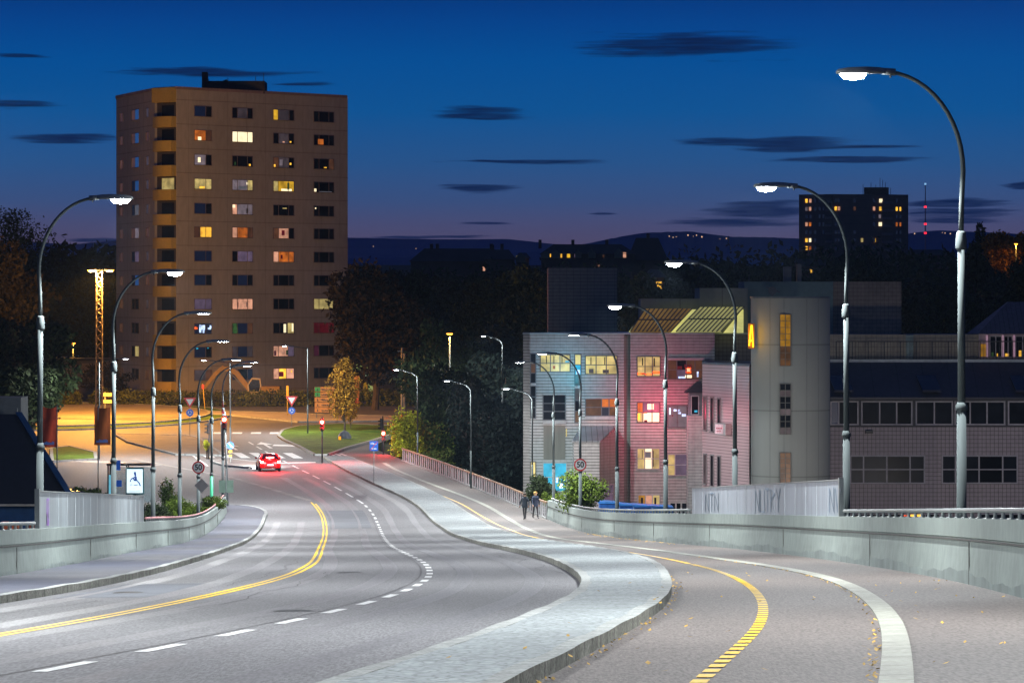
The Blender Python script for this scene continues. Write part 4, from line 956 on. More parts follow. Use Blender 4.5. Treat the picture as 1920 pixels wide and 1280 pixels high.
def window(root, fc, x0, y0, x1, y1, panes, fm, rows=1, sill=True, fw=.07, deep=.06, names=('window', 'pane'), spots=None):
    """panes: list of (relative width, material key)"""
    xm = (x0+x1)/2; u0, u1 = fc.U(x0), fc.U(x1); z0, z1 = fc.Z(xm, y1), fc.Z(xm, y0); fr = MB(); pn = MB()
    fc.box(fr, u0-fw, u1+fw, z1, z1+fw, -.02, deep); fc.box(fr, u0-fw, u1+fw, z0-fw, z0, -.02, deep+(.08 if sill else 0))
    fc.box(fr, u0-fw, u0, z0, z1, -.02, deep); fc.box(fr, u1, u1+fw, z0, z1, -.02, deep)
    tot = sum(p[0] for p in panes); a = u0; keys = []
    for i, (w, k) in enumerate(panes):
        b = a+(u1-u0)*w/tot
        if i < len(panes)-1: fc.box(fr, b-fw*.5, b+fw*.5, z0, z1, -.02, deep-.01)
        for r in range(rows):
            kk = k if isinstance(k, str) else k[r]
            if kk not in keys: keys.append(kk)
            zz0, zz1 = z0+(z1-z0)*r/rows, z0+(z1-z0)*(r+1)/rows
            pn.q([fc.P(a, .02, zz0), fc.P(b, .02, zz0), fc.P(b, .02, zz1), fc.P(a, .02, zz1)], keys.index(kk))
        a = b
    for r in range(1, rows): zz = z0+(z1-z0)*r/rows; fc.box(fr, u0, u1, zz-fw*.4, zz+fw*.4, -.02, deep-.02)
    if spots:      # lamps, plants and garlands standing in the window
        for sx, sy, sw, sh, k in spots:
            if k not in keys: keys.append(k)
            ua, ub = u0+(u1-u0)*sx, u0+(u1-u0)*(sx+sw); za, zb = z0+(z1-z0)*sy, z0+(z1-z0)*(sy+sh)
            pn.q([fc.P(ua, .028, za), fc.P(ub, .028, za), fc.P(ub, .028, zb), fc.P(ua, .028, zb)], keys.index(k))
    w = loc0(fr.build(names[0], fm), root)
    g = pn.build(names[1], [WM[k] for k in keys]); g.parent = w; g.matrix_parent_inverse = Matrix.Translation(-Vector(root.location))@Matrix.Identity(4)
    g.matrix_parent_inverse = Matrix.Identity(4)
    return w

# --- the beige tower block
A, B, C_, D = (pxX(218, 473), 473), (pxX(290, 455), 455), (pxX(331, 452.2), 452.2), (pxX(652, 472), 472)
fL, fM, fR = Face(A, B), Face(B, C_), Face(C_, D)
zt = CZ+390/F*455; zb = zr(-40, 455)-1.5
tw = empty('tower_block', (-38, 462, zb), 'beige twelve storey apartment tower block with a column of yellow balconies', 'apartment block')
TW = mat('tower_render', (.44, .39, .26), .85, var=.09, scale=.12, wear=(2, .06), seam=[(2, 2.94, .05, .66, 1.05), ((.7307, .6827, 0), 3.1, .03, .8, 1.2)], stretch=(1, 1, .35), spec=.2)
back = [(D[0]-3, D[1]+19), (A[0]-1, A[1]+12)]
mb = MB(); mb.prism([A, B, C_, D]+back, zb, zt); loc0(mb.build('wall', TW), tw)
mb = MB(); pts = [A, B, C_, D]+back
mb.prism([(p[0]*1.002, p[1]-.1) for p in pts], zt, zt+.35); loc0(mb.build('parapet_cap', mat('cap_metal', (.30, .2, .13), .6)), tw)
mb = MB(); fR.box(mb, -.05, fR.L+.05, zb, CZ-(739-YH)/F*455, -.1, .12); fL.box(mb, 0, fL.L, zb, CZ-(739-YH)/F*455, -.1, .12); loc0(mb.build('plinth', mat('plinth_brown', (.14, .10, .09), .9)), tw)
FR = mat('window_frame_tan', (.22, .17, .13), .6)
k = 'dark'; b_ = 'black'; bl = 'blue'
G = [
 [[(2, bl), (1, k)], [(1, k), (2, 'dim'), (1, k)], [(1, 'yellow'), (2.4, 'dim'), (1, k)], [(1, k), (2, k), (1, k)]],
 [[(2, 'orange'), (1, 'brown')], [(1, 'white'), (2, 'white'), (1, 'white')], [(1, k), (2, 'dim'), (1, k)], [(1, k), (2, k), (1, k)]],
 [[(2, 'grey'), (1, k)], [(1, k), (2, k), (1, k)], [(1, 'brown'), (2, 'dim'), (1, k)], [(1, k), (2, k), (1, 'brown')]],
 [[(2, 'cream'), (1, 'cream')], [(1, 'grey'), (2, 'grey'), (1, 'cream')], [(1, 'cream'), (2.2, 'yellow'), (1.2, 'yellow')], [(1, k), (2, b_), (1, k)]],
 [[(2, bl), (1, k)], [(1, 'pink'), (2.2, 'grey'), (1, 'grey')], [(1, k), (2, k), (1, k)], [(1, k), (2, b_), (1, k)]],
 [[(1, 'brown'), (1, 'gold'), (1, 'gold')], [(1, 'pink'), (2.2, 'orange'), (1, 'brown')], [(1, 'brown'), (2, 'pink'), (1, k)], [(1, k), (2, b_), (1, k)]],
 [[(2, bl), (1, bl)], [(1, k), (2, 'purple'), (1, 'purple')], [(1, 'pink'), (2, 'orange'), (1, 'orange')], [(1, k), (2, b_), (1, k)]],
 [[(2, 'skyg' if 0 else bl), (1, k)], [(1, k), (2, bl), (1, k)], [(1, k), (2, b_), (1, k)], [(1, k), (2, b_), (1, k)]],
 [[(2, 'purple'), (1, 'purple')], [(1, 'pink'), (2, 'pink'), (1, 'pink')], [(1, b_), (2, b_), (1, b_)], [(1, 'cream'), (2, 'cream'), (1, 'cream')]],
 [[(2, bl), (1, bl)], [(1, 'green'), (2, bl), (1, 'brown')], [(1, k), (1.2, k), (1, 'cream')], [(1, 'red'), (2, 'red'), (1, 'red')]],
 [[(2, bl), (1, k)], [(1, 'dim'), (2, bl), (1, 'dim')], [(1, 'pink'), (2, 'pink'), (1.2, 'purple')], [(1, 'magenta'), (2, k), (1, k)]],
 [[(2, 'dim'), (1, 'brown')], [(1, bl), (2, k), (1, bl)], [(1, 'pink'), (1.4, 'gold'), (1.4, 'pink')], [(1, k), (2, k), (1, k)]]]
SP = {(1, 0): [(.2, .0, .2, .35, 'white')], (1, 2): [(.45, .1, .1, .12, 'pink'), (.8, .12, .08, .14, 'gold')], (1, 3): [(.2, .05, .28, .55, 'orange')], (0, 2): [], (2, 1): [(.1, .1, .07, .3, 'green'), (.82, .05, .09, .2, 'gold')],
      (2, 2): [(.02, .05, .08, .25, 'gold'), (.8, .3, .08, .2, 'gold'), (.3, .2, .15, .6, 'grey')], (2, 0): [(.2, .25, .16, .5, 'white')], (2, 3): [(.5, .1, .14, .1, 'gold')], (3, 2): [(.38, .02, .52, .22, 'white'), (.68, .15, .1, .7, 'green')], (3, 0): [(.3, .05, .3, .2, 'gold')],
      (3, 1): [(.7, .55, .08, .25, 'white'), (.3, .1, .4, .3, 'skyg')], (3, 3): [(0, .05, .12, .3, 'white'), (.25, .02, .65, .08, 'skyg')], (4, 1): [(.0, .65, .14, .3, 'white'), (.7, .1, .05, .5, 'dark')], (4, 2): [(.45, .65, .2, .1, 'cream')], (4, 3): [(.05, .7, .06, .15, 'white')],
      (5, 2): [(.4, .3, .15, .5, 'red')], (6, 2): [(.35, .3, .1, .4, 'red')], (9, 0): [(.0, .45, .18, .25, 'fire'), (.28, .1, .12, .8, 'neon'), (.4, .35, .22, .5, 'neon'), (.48, .08, .1, .3, 'neon'), (.78, .4, .2, .2, 'neon'), (.9, .55, .1, .3, 'neon')],
      (9, 1): [(.02, .1, .12, .6, 'green'), (.18, .1, .1, .3, 'green')], (9, 2): [(.5, .05, .12, .85, 'white'), (.9, .15, .08, .8, 'white')], (8, 1): [(.25, .1, .05, .6, 'red'), (.7, .2, .04, .5, 'dim')], (10, 2): [(.03, .05, .1, .5, 'magenta'), (.62, .1, .1, .5, 'green')], (10, 0): [(.1, .8, .12, .15, 'cyan'), (.75, .85, .1, .12, 'cyan')], (11, 2): [(.28, .2, .22, .5, 'red'), (.86, .6, .06, .2, 'gold')], (6, 0): []}
rowy = [209, 254, 300, 345, 391, 435, 480, 525, 570, 616, 660, 703]
for r in range(12):
    for c, (xa, xb) in enumerate(((364.5, 396), (435.5, 473), (512.5, 550.5), (588.5, 625.5))):
        yref = rowy[r]; fc = fR; zc = CZ-(yref-YH)/F*fR.Y(380); xm = (xa+xb)/2; yc = YH+(CZ-zc)*F/fR.Y(xm)
        window(tw, fR, xa, yc-9.3, xb, yc+9.3, G[r][c], FR, spots=SP.get((r, c)))
leftk = ['sky', 'sky', 'sky', 'sky', 'skyg', 'grey', 'purple', 'sky', 'dark', 'dark', 'cream', 'dark']
for r in range(12):
    zc = CZ-(rowy[r]-YH)/F*fR.Y(380)
    for xa, xb, hh, key in ((225.5, 230.5, 8, 'brown'), (247.5, 261, 9.3, None), (274.5, 279.5, 8, ['dim', 'brown', 'dim', 'dim', 'dim', 'brown'][r % 6])):
        xm = (xa+xb)/2; yc = YH+(CZ-zc)*F/fL.Y(xm)
        pk = [(1, key)] if key else [(1, 'brown' if r in (0, 1, 2, 5) else 'dark'), (1.2, leftk[r])]
        window(tw, fL, xa, yc-hh, xb, yc+hh, pk, FR, sill=bool(key is None))
# balconies: rounded yellow fronts before flat panels coloured as recess shade
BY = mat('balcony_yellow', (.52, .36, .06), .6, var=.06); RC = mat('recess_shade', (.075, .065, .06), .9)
ua, ub = fM.U(295), fM.U(330)
for r in range(12):
    zc = CZ-(rowy[r]-YH)/F*fR.Y(380)
    rc = MB(); fM.box(rc, ua, ub, zc-.95, zc+1.05, -.02, .03); w = loc0(rc.build('balcony_shade_panel', RC), tw)
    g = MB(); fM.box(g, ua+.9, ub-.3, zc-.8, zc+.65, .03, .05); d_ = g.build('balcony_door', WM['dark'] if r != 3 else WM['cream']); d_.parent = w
    bal = MB(); seg = 8
    for i in range(seg):
        t0, t1 = i/seg, (i+1)/seg; q0, q1 = .75+.45*math.sin(math.pi*t0), .75+.45*math.sin(math.pi*t1)
        U0, U1 = ua+(ub-ua)*t0, ua+(ub-ua)*t1
        z0, z1 = zc-2.05, zc-.75
        bal.q([fM.P(U0, q0, z0), fM.P(U1, q1, z0), fM.P(U1, q1, z1), fM.P(U0, q0, z1)]); bal.q([fM.P(U1, q1-.1, z0), fM.P(U0, q0-.1, z0), fM.P(U0, q0-.1, z1), fM.P(U1, q1-.1, z1)])
        bal.q([fM.P(U0, q0, z1), fM.P(U1, q1, z1), fM.P(U1, q1-.1, z1), fM.P(U0, q0-.1, z1)]); bal.q([fM.P(U0, 0, z0), fM.P(U1, 0, z0), fM.P(U1, q1, z0), fM.P(U0, q0, z0)])
        bal.q([fM.P(U0, 0, z0+.15), fM.P(U0, q0, z0+.15), fM.P(U1, q1, z0+.15), fM.P(U1, 0, z0+.15)])
    for U_ in (ua, ub-.08): fM.box(bal, U_, U_+.08, zc-2.05, zc-.75, .0, .75)
    loc0(bal.build('balcony', BY), tw)
top = MB(); fM.box(top, ua, ub, zt-1.55, zt+.2, 0, .9); loc0(top.build('balcony_canopy', BY), tw)
rf = MB(); RY = 462
rf.box(pxX(386, RY), pxX(496, RY), RY, RY+5, zt, CZ+(YH-152)/F*RY); rf.box(pxX(378, RY), pxX(388, RY), RY+.3, RY+2, zt, CZ+(YH-135)/F*RY)
rf.hexa([(pxX(366, RY), RY+.5, zt), (pxX(424, RY), RY+.5, zt), (pxX(424, RY), RY+4, zt), (pxX(366, RY), RY+4, zt), (pxX(372, RY), RY+.5, zt+.5), (pxX(424, RY), RY+.5, zt+1.8), (pxX(424, RY), RY+4, zt+1.8), (pxX(372, RY), RY+4, zt+.5)])
for px, py in ((391, 148), (427, 146), (479, 143), (494, 137)): rf.box(pxX(px, RY), pxX(px+.9, RY), RY-.1, RY+.0, zt+.5, CZ+(YH-py)/F*RY)
loc0(rf.build('roof_plant_room', mat('roof_dark', (.03, .03, .035), .9)), tw)
for px in (465, 522, 637): mb = MB(); fR.boxpx(mb, px, 738, px+12, 744, 0, .14); loc0(mb.build('basement_window', WM['dark']), tw)

# --- office building complex, clad in glazed tiles
TILE = mat('white_tile', (.44, .42, .40), .45, var=.08, scale=.4, wear=(3, .1), seam=[(2, .225, .05, .33, 0), (0, .45, .012, .75, 0)], spec=.3)
TILEG = mat('green_grey_tile', (.22, .28, .24), .5, var=.08, seam=[(2, .225, .02, .5, 0), (0, .45, .02, .6, 0), (1, .45, .02, .6, 0)])
TILEP = mat('pink_tile', (.50, .36, .37), .45, var=.07, scale=.5, seam=[(2, .225, .04, .38, 0)])
TILED = mat('brown_tile', (.34, .29, .30), .55, var=.1, seam=[(2, .30, .03, .35, 0), (0, .30, .03, .35, 0)])
PLAS = mat('cylinder_panel', (.22, .235, .22), .8, var=.05, scale=.3, seam=[(2, 4.6, .02, .6, 1)])
COPE = mat('dark_coping', (.07, .09, .12), .5); FRW = mat('window_frame_pale', (.42, .42, .40), .5); FRD = mat('window_frame_dark', (.10, .10, .11), .5); FRB = mat('window_frame_lilac', (.36, .34, .36), .5)
OY = 278.; zlow = CZ-20.
of = empty('office_building', (pxX(1170, OY), OY, zlow), 'pale tiled four storey office building with lit windows and sloped skylights beside the street', 'office building')
zt = CZ-(627-YH)/F*OY
f1 = Face((pxX(993, OY), OY), (pxX(1338, OY), OY))
P_ = lambda px, Y: (pxX(px, Y), Y)
mb = MB(); mb.prism([P_(981, OY+1.2), P_(993, OY+1.2), P_(993, OY), P_(1170, OY), P_(1170, OY+1), P_(1182, OY+1), P_(1182, OY), P_(1340, OY), P_(1340, OY+3.5), P_(1412, OY+3.5), P_(1412, OY+25), P_(1070, OY+25)], zlow, zt)
loc0(mb.build('wall', TILE), of)
mb = MB(); mb.prism([P_(1169.5, OY+.98), P_(1169.8, OY+.4), P_(1182.2, OY+.4), P_(1182.2, OY+.98)], zlow, zt-.1); loc0(mb.build('recess_strip', TILEG), of)
mb = MB(); fG = Face(P_(1340, OY+3.5), P_(1410, OY+3.5)); fG.box(mb, -.05, fG.L, zlow, zt-.12, -.05, .03); loc0(mb.build('grey_wall_section', mat('grey_tile', (.17, .16, .16), .6, seam=[(2, .3, .03, .45, 0), (0, .3, .03, .45, 0)])), of)
mb = MB(); mb.prism([P_(980, OY+1.0), P_(992.6, OY+1.0), P_(992.6, OY-.15), P_(1340.5, OY-.15), P_(1340.5, OY+3.3), P_(1412, OY+3.3), P_(1412, OY+4), P_(981, OY+4)], zt, zt+.12); loc0(mb.build('roof_coping', mat('pale_coping', (.35, .4, .4), .5)), of)
cr_ = 'cream'
window(of, f1, 1014, 665.5, 1068, 696, [(1, ('cream', 'cream')), (1, ('cream', 'cream')), (1, ('cream', 'cream'))], FRD, 2, spots=[(.18, .45, .03, .5, 'dark'), (.44, .45, .03, .5, 'dark'), (.72, .45, .03, .5, 'dark'), (.42, .15, .08, .2, 'orange'), (.85, .55, .14, .1, 'cyan')])
window(of, f1, 1078.5, 665, 1088.5, 721, [(1, ('dim', 'cyan', 'cream'))], FRD, 3, spots=[(.2, .35, .7, .15, 'neon')])
window(of, f1, 1098.5, 667.5, 1156, 700.5, [(1, 'cream'), (1, 'cream'), (1, 'cream')], FRD, 2, spots=[(.15, .5, .03, .45, 'dark'), (.6, .5, .03, .45, 'dark'), (.1, .03, .15, .25, 'dim'), (.55, .03, .2, .2, 'dim')])
window(of, f1, 995.5, 663.5, 1003.5, 717, [(1, ('dark', 'brown', 'dark'))], FRD, 3)
window(of, f1, 995.5, 724, 1003.5, 783, [(1, 'dark')], FRD, 3)
window(of, f1, 995.5, 866, 1003.5, 893, [(1, 'cream')], FRD, 1)
window(of, f1, 1078.5, 730, 1088.5, 791, [(1, ('amberd', 'dark', 'dim'))], FRD, 3)
window(of, f1, 1195.5, 669, 1237, 704.5, [(1, 'cream'), (1, 'cream'), (1, 'cream')], FRD, 2, spots=[(0, .06, .35, .1, 'fire'), (.35, .04, .35, .08, 'fire'), (.68, .12, .32, .12, 'fire'), (.2, .55, .05, .4, 'dark'), (.72, .5, .06, .45, 'dark')])
window(of, f1, 1253, 676, 1316, 710, [(1, 'brown'), (1.1, ('purple', 'dark')), (1, 'brown'), (.8, 'brown')], FRD, 2, spots=[(.52, .3, .16, .35, 'fire'), (.55, .42, .1, .14, 'white'), (.5, .05, .2, .16, 'white'), (.3, .03, .2, .1, 'neon'), (.48, .6, .22, .2, 'red'), (.85, .1, .05, .3, 'neon'), (.25, .5, .16, .2, 'red')])
window(of, f1, 1019, 741, 1059.5, 786, [(1, 'dark'), (1, 'dark')], FRD, 3)
window(of, f1, 1098.5, 748, 1156, 778.5, [(1.05, 'brown'), (.5, ('blue', 'orange')), (.5, ('amberd', 'orange'))], FRD, 2)
window(of, f1, 1195.5, 755, 1236, 790.5, [(.6, ('cream', 'orange')), (1, ('white', 'purple')), (.8, ('white', 'skyg'))], FRD, 2, spots=[(.2, .45, .25, .08, 'fire'), (.3, .0, .15, .1, 'red'), (.45, .65, .3, .3, 'white'), (0, .1, .12, .35, 'gold')])
window(of, f1, 1253, 761, 1287, 800, [(1, 'skyg'), (1, 'skyg')], FRD, 1, spots=[(.05, .6, .08, .3, 'neon'), (.3, .75, .35, .1, 'neon'), (.5, .62, .2, .1, 'neon'), (.75, .5, .22, .12, 'neon'), (.2, .5, .06, .08, 'red')])
window(of, f1, 1195.5, 841, 1236, 878, [(1, 'cream'), (1, 'white'), (1, 'cream')], FRB, 2, spots=[(.32, .55, .3, .3, 'skyg'), (.2, .5, .03, .45, 'dark'), (.7, .1, .05, .8, 'brown')])
window(of, f1, 1253, 852, 1287.5, 890, [(.7, 'cream'), (1.2, 'purple')], FRB, 2)
window(of, f1, 1197, 928, 1236.5, 950, [(1, 'amber'), (1, ('pink', 'dark')), (1, 'cream')], FRB, 1, spots=[(.12, .2, .1, .6, 'dark'), (.75, .2, .1, .6, 'dark')])
window(of, f1, 1257, 943, 1287.5, 968, [(1, 'dark'), (1, 'black'), (1, 'dark')], FRW, 1, fw=.12)
window(of, f1, 1019, 868, 1061.5, 920, [(1, 'cyan'), (1, 'cyan')], FRW, 2, spots=[(.55, .3, .1, .2, 'neon'), (.1, .2, .1, .3, 'blue'), (.7, .1, .15, .2, 'neon')])
mb = MB(); f1.boxpx(mb, 1019, 797, 1060, 861, 0, .05); loc0(mb.build('curtain_panel', mat('panel_brown', (.20, .18, .15), .8, var=.1, stretch=(8, 8, .3))), of)
mb = MB(); f1.boxpx(mb, 1061, 804, 1063, 818, 0, .07); loc0(mb.build('light_strip', WM['cream']), of)
mb = MB()
for a in ((1018, 737, 1061, 740), (1018, 788, 1061, 794), (1097, 744, 1158, 747), (1097, 780, 1158, 786), (1252, 671, 1322, 675), (995, 718, 1005, 723), (1078, 723, 1089, 728)): f1.boxpx(mb, *a, 0, .22)
loc0(mb.build('window_ledges', mat('ledge_grey', (.38, .36, .35), .6)), of)
# stair annex with a lean-to glass roof
a0 = OY-4.5
an = MB(); X0, X1, X2 = pxX(1074, OY), pxX(1124, a0), pxX(1155, a0+2.5)
zA, zB = CZ-(829-YH)/F*a0, CZ-(802-YH)/F*OY
an.prism([(X0, OY-.02), (X0, a0), (X1, a0), (X2, a0+2.2), (X2, OY-.02)], zlow, zA); loc0(an.build('annex_wall', TILE), of)
sg = MB(); sg.q([(X1+.01, a0-.01, zlow), (X2+.01, a0+2.19, zlow), (X2+.01, a0+2.19, CZ-(803-YH)/F*276), (X1+.01, a0-.01, zA)]); loc0(sg.build('annex_side_wall', TILEG), of)
sg = MB(); sg.hexa([(X0-.15, a0-.1, zA), (X1+.05, a0-.1, zA), (X2+.05, OY-.05, zB+.05), (X0+.6, OY-.05, zB+.05), (X0-.15, a0-.1, zA+.1), (X1+.05, a0-.1, zA+.1), (X2+.05, OY-.05, zB+.15), (X0+.6, OY-.05, zB+.15)])
loc0(sg.build('annex_roof', mat('glass_roof_grey', (.28, .28, .28), .4, var=.3, scale=.5, seam=[(0, .42, .04, .25, 0)])), of)
fx = Face((pxX(1128, 276), 275.6), (pxX(1156, 276), 275.6)); window(of, Face((X1, a0), (X2, a0+2.2)), 1133, 909, 1149, 942, [(1, 'purple')], FRB, 2)
# pyramid roofed bay
by = MB(); bx0, bx1 = pxX(1290, 275.5), pxX(1317, 275.5)
by.box(bx0, bx1, 275.5, OY-.01, zlow, CZ-(779-YH)/F*276); loc0(by.build('bay_wall', mat('bay_tile', (.36, .38, .37), .5, seam=[(2, .225, .03, .5, 0), (0, .45, .02, .7, 0)])), of)
by = MB(); by.box(bx0+.1, bx1, 275.6, OY-.01, CZ-(779-YH)/F*276, CZ-(736-YH)/F*276); loc0(by.build('bay_frame', mat('bay_teal', (.10, .17, .18), .5)), of)
fb = Face((bx0+.1, 275.6), (bx1, 275.6)); window(of, fb, 1297, 743, 1309, 776, [(1, 'dark')], mat('bay_frame_pale', (.3, .42, .42), .5), 1, spots=[(.4, .1, .5, .12, 'cyan')])
by = MB(); zc_, zc2 = CZ-(736-YH)/F*276, CZ-(716-YH)/F*276
by.hexa([(bx0-.2, 275.2, zc_), (bx1+.05, 275.2, zc_), (bx1+.05, OY-.01, zc_), (bx0-.2, OY-.01, zc_), (bx1-.3, OY-.4, zc2), (bx1+.05, OY-.4, zc2), (bx1+.05, OY-.01, zc2), (bx1-.3, OY-.01, zc2)]); loc0(by.build('bay_roof', mat('slate_green', (.04, .07, .08), .6)), of)
# pink wall receding towards the camera on the right
fp = Face(P_(1317, 270.5), P_(1405, 262.5)); zp0, zp1 = CZ-(682-YH)/F*270.5, CZ-(682-YH)/F*270.5
mb = MB(); mb.prism([P_(1317, 270.5), P_(1405, 262.5), (pxX(1405, 262.5)+2, 275), (pxX(1317, 270.5)+.5, OY-.05)], zlow, zp0); loc0(mb.build('pink_wall', TILEP), of)
mb = MB(); mb.prism([(pxX(1316, 270.4), 270.3), (pxX(1406, 262.5), 262.2), (pxX(1405, 262.5)+2.1, 275.1), (pxX(1317, 270.5)+.4, OY-.05)], zp0, zp0+.14); loc0(mb.build('pink_wall_coping', COPE), of)
for x, y0, y1 in ((1322.5, 735, 806), (1335.5, 737, 808), (1348.5, 739, 811), (1322.5, 843, 906), (1335.5, 845, 910), (1348.5, 847, 913)):
    window(of, fp, x-2.2, y0+9, x+2.6, y1, [(1, 'dark' if x > 1323 else 'dim')], mat('slit_frame', (.22, .21, .21), .6), 1, fw=.1)
mb = MB(); fp.boxpx(mb, 1352, 793, 1372, 815, 0, .5); ac = loc0(mb.build('sign_box', mat('sign_box_grey', (.33, .32, .32), .6), bevel=.05), of)
mb = MB(); fp.boxpx(mb, 1354, 795, 1368, 813, .5, .53); c = mb.build('sign_face', mat('sign_pinkwhite', (.6, .48, .5), .5, emis=lin(230, 150, 165), es=.25, var=.25, scale=4)); c.parent = ac
mb = MB()
for q in range(4): fp.boxpx(mb, 1356+3*q, 801, 1358+3*q, 804, .53, .55)
for q in range(3): fp.boxpx(mb, 1357+3*q, 807, 1359+3*q, 809, .53, .55)
c = mb.build('sign_lettering', mat('sign_letters_red', (.5, .1, .15), .5)); c.parent = ac
# round stair tower
cyY = 262.5; cx_ = pxX(1482, cyY); r_ = (pxX(1556, cyY)-pxX(1408, cyY))/2
mb = MB(); n = 64; zc3 = CZ-(559-YH)/F*260
mb.prism([(cx_+r_*math.cos(2*math.pi*k/n), cyY+r_*math.sin(2*math.pi*k/n)) for k in range(n)], zlow, zc3); o = loc0(mb.build('round_stair_tower', PLAS, smooth=False), of)
mb = MB(); mb.prism([(cx_+(r_+.06)*math.cos(2*math.pi*k/n), cyY+(r_+.06)*math.sin(2*math.pi*k/n)) for k in range(n)], zc3, zc3+.12); loc0(mb.build('tower_coping', COPE), of)
mb = MB()
for an_ in (-125, -103.5, -70, -50): 
    a = R(an_); mb.prism([(cx_+(r_+.004)*math.cos(a+q), cyY+(r_+.004)*math.sin(a+q)) for q in (-.006, .006)]+[(cx_+(r_-.05)*math.cos(a+q), cyY+(r_-.05)*math.sin(a+q)) for q in (.006, -.006)], zlow, zc3-.05)
loc0(mb.build('tower_joints', mat('joint_dark', (.12, .13, .13), .8)), of)
fw_ = Face((cx_-1.2, cyY-r_-.0), (cx_+1.2, cyY-r_-.0))
for y0, y1, kk in ((590, 685, ('amberd', 'amberd', 'amberd', 'amber', 'amber', 'amber', 'amber', 'amber')), (720, 813, ('dim', 'dark', 'dark', 'dim', 'dark', 'dark', 'dim', 'dark')), (849, 925, ('amberd',)*4+('amberd',)*4)):
    window(of, fw_, 1463, y0, 1482, y1, [(1, kk), (1, kk)], mat('block_frame', (.10, .10, .09), .6), 8, sill=False, fw=.05)
# amber A-shaped neon sign on the stair tower, seen from its side
t = empty('neon_sign', (pxX(1408, 261), 260.6, CZ-(648-YH)/F*261), 'amber letter sign glowing on the left flank of the round stair tower', 'neon sign')
NE = mat('neon_amber', (.9, .5, .02), .4, emis=(1, .5, .01, 1), es=3, var=.1)
MB().hexa([(-.18, 0, 0), (-.10, 0, 0), (-.10, .3, 0), (-.18, .3, 0), (-.02, 0, 1.45), (.04, 0, 1.45), (.04, .3, 1.45), (-.02, .3, 1.45)]).hexa([(.10, 0, -.1), (.17, 0, -.1), (.17, .3, -.1), (.10, .3, -.1), (.04, .01, 1.44), (.09, .01, 1.44), (.09, .31, 1.44), (.04, .31, 1.44)]).box(-.16, .15, .02, .28, .3, .42).build('letter', NE, t)
MB().box(-.2, .25, .32, .42, -.2, 1.55).build('backing', mat('neon_back', (.3, .15, .02), .5), t)
l = bpy.data.lights.new('neon_light', 'POINT'); l.energy = 60; l.color = (1, .5, .05); l.shadow_soft_size = .3; o = bpy.data.objects.new('neon_light', l); COL.objects.link(o); o.parent = t; o.location = (-.4, -.6, .7)
# skylights and rooftop volumes
sk = mat('skylight_lit', (.35, .33, .2), .4, var=.2, scale=.3, emis=lin(165, 160, 95), es=.65)
sk2 = mat('skylight_dim', (.35, .28, .12), .4, var=.3, scale=.3, emis=lin(120, 88, 20), es=.6)
def skylight(xb0, xb1, xt0, xt1, yb, yt, m_, nb):
    Y0, Y1 = OY+1.5, OY+5.5; g = MB(); bl_, br, tr_, tl_ = W3(xb0, yb, Y0), W3(xb1, yb, Y0), W3(xt1, yt, Y1), W3(xt0, yt, Y1)
    dn = Vector((0, -.02, .02)); g.hexa([bl_, br, tr_, tl_, bl_+Vector((0, 0, .06)), br+Vector((0, 0, .06)), tr_+Vector((0, 0, .06)), tl_+Vector((0, 0, .06))])
    a = loc0(g.build('skylight', m_), of); b = MB()
    for i in range(nb+1):
        p, q = bl_.lerp(br, i/nb), tl_.lerp(tr_, i/nb); b.tube([p+Vector((0, -.03, .08)), q+Vector((0, -.03, .08))], .045, 4)
    p, q = bl_.lerp(tl_, .5), br.lerp(tr_, .5); b.tube([p+Vector((0, -.04, .09)), q+Vector((0, -.04, .09))], .05, 4)
    c = b.build('glazing_bars', COPE); c.parent = a
    w = MB(); w.q([br, (br.x+.0, Y1, br.z), tr_]); w.q([bl_, tl_, (bl_.x, Y1, bl_.z)]); w.build('gable_glass', em('gable', (205, 200, 120), .8)).parent = a
skylight(1182, 1258, 1210, 1298, 623, 580, sk2, 10); skylight(1268, 1352, 1312, 1395, 623, 577, sk, 10)
mb = MB(); g = MB()
p = [W3(1352, 623, OY+1.6), W3(1378, 623, OY+1.6), W3(1400, 577, OY+5.6), W3(1396, 577, OY+5.6)]; g.q([W3(1356, 624, OY+2), W3(1394, 624, OY+2), W3(1394, 580, OY+5.5), W3(1392, 580, OY+5.5)]); g.q([W3(1255, 624, OY+2), W3(1272, 624, OY+2), W3(1312, 580, OY+5.5), W3(1298, 580, OY+5.5)]); loc0(g.build('skylight_side_glass', em('gable', 0, 0)), of)
RB = mat('roof_render', (.17, .19, .18), .85, var=.06, seam=[(0, 3.2, .03, .6, 0)])
def rbox(name, x0, x1, y0, Yf, dep, m_, zbase=None): 
    mb = MB(); mb.box(pxX(x0, Yf), pxX(x1, Yf), Yf, Yf+dep, zt-.05 if zbase is None else zbase, CZ-(y0-YH)/F*Yf); return loc0(mb.build(name, m_), of)
rbox('roof_volume', 1202, 1320, 560, OY+6.2, 6, RB); rbox('roof_volume', 1312, 1402, 540, OY+6, 8, RB); rbox('roof_volume', 1395, 1562, 528, OY+7, 7, mat('roof_render_teal', (.11, .18, .18), .85, var=.08)); rbox('roof_volume', 1560, 1690, 528, OY+7.6, 9, mat('roof_render_tile', (.2, .17, .14), .8, seam=[(2, .3, .03, .6, 0), (0, .3, .03, .7, 0)]), zlow)
mb = MB(); mb.box(pxX(1028, 300), pxX(1157, 300), 300, 309, zlow, CZ-(502-YH)/F*300); loc0(mb.build('lift_tower', mat('brick_dark', (.19, .17, .15), .85, var=.1, seam=[(2, .28, .035, .5, 0), (0, .55, .03, .65, 0)])), of)
mb = MB()
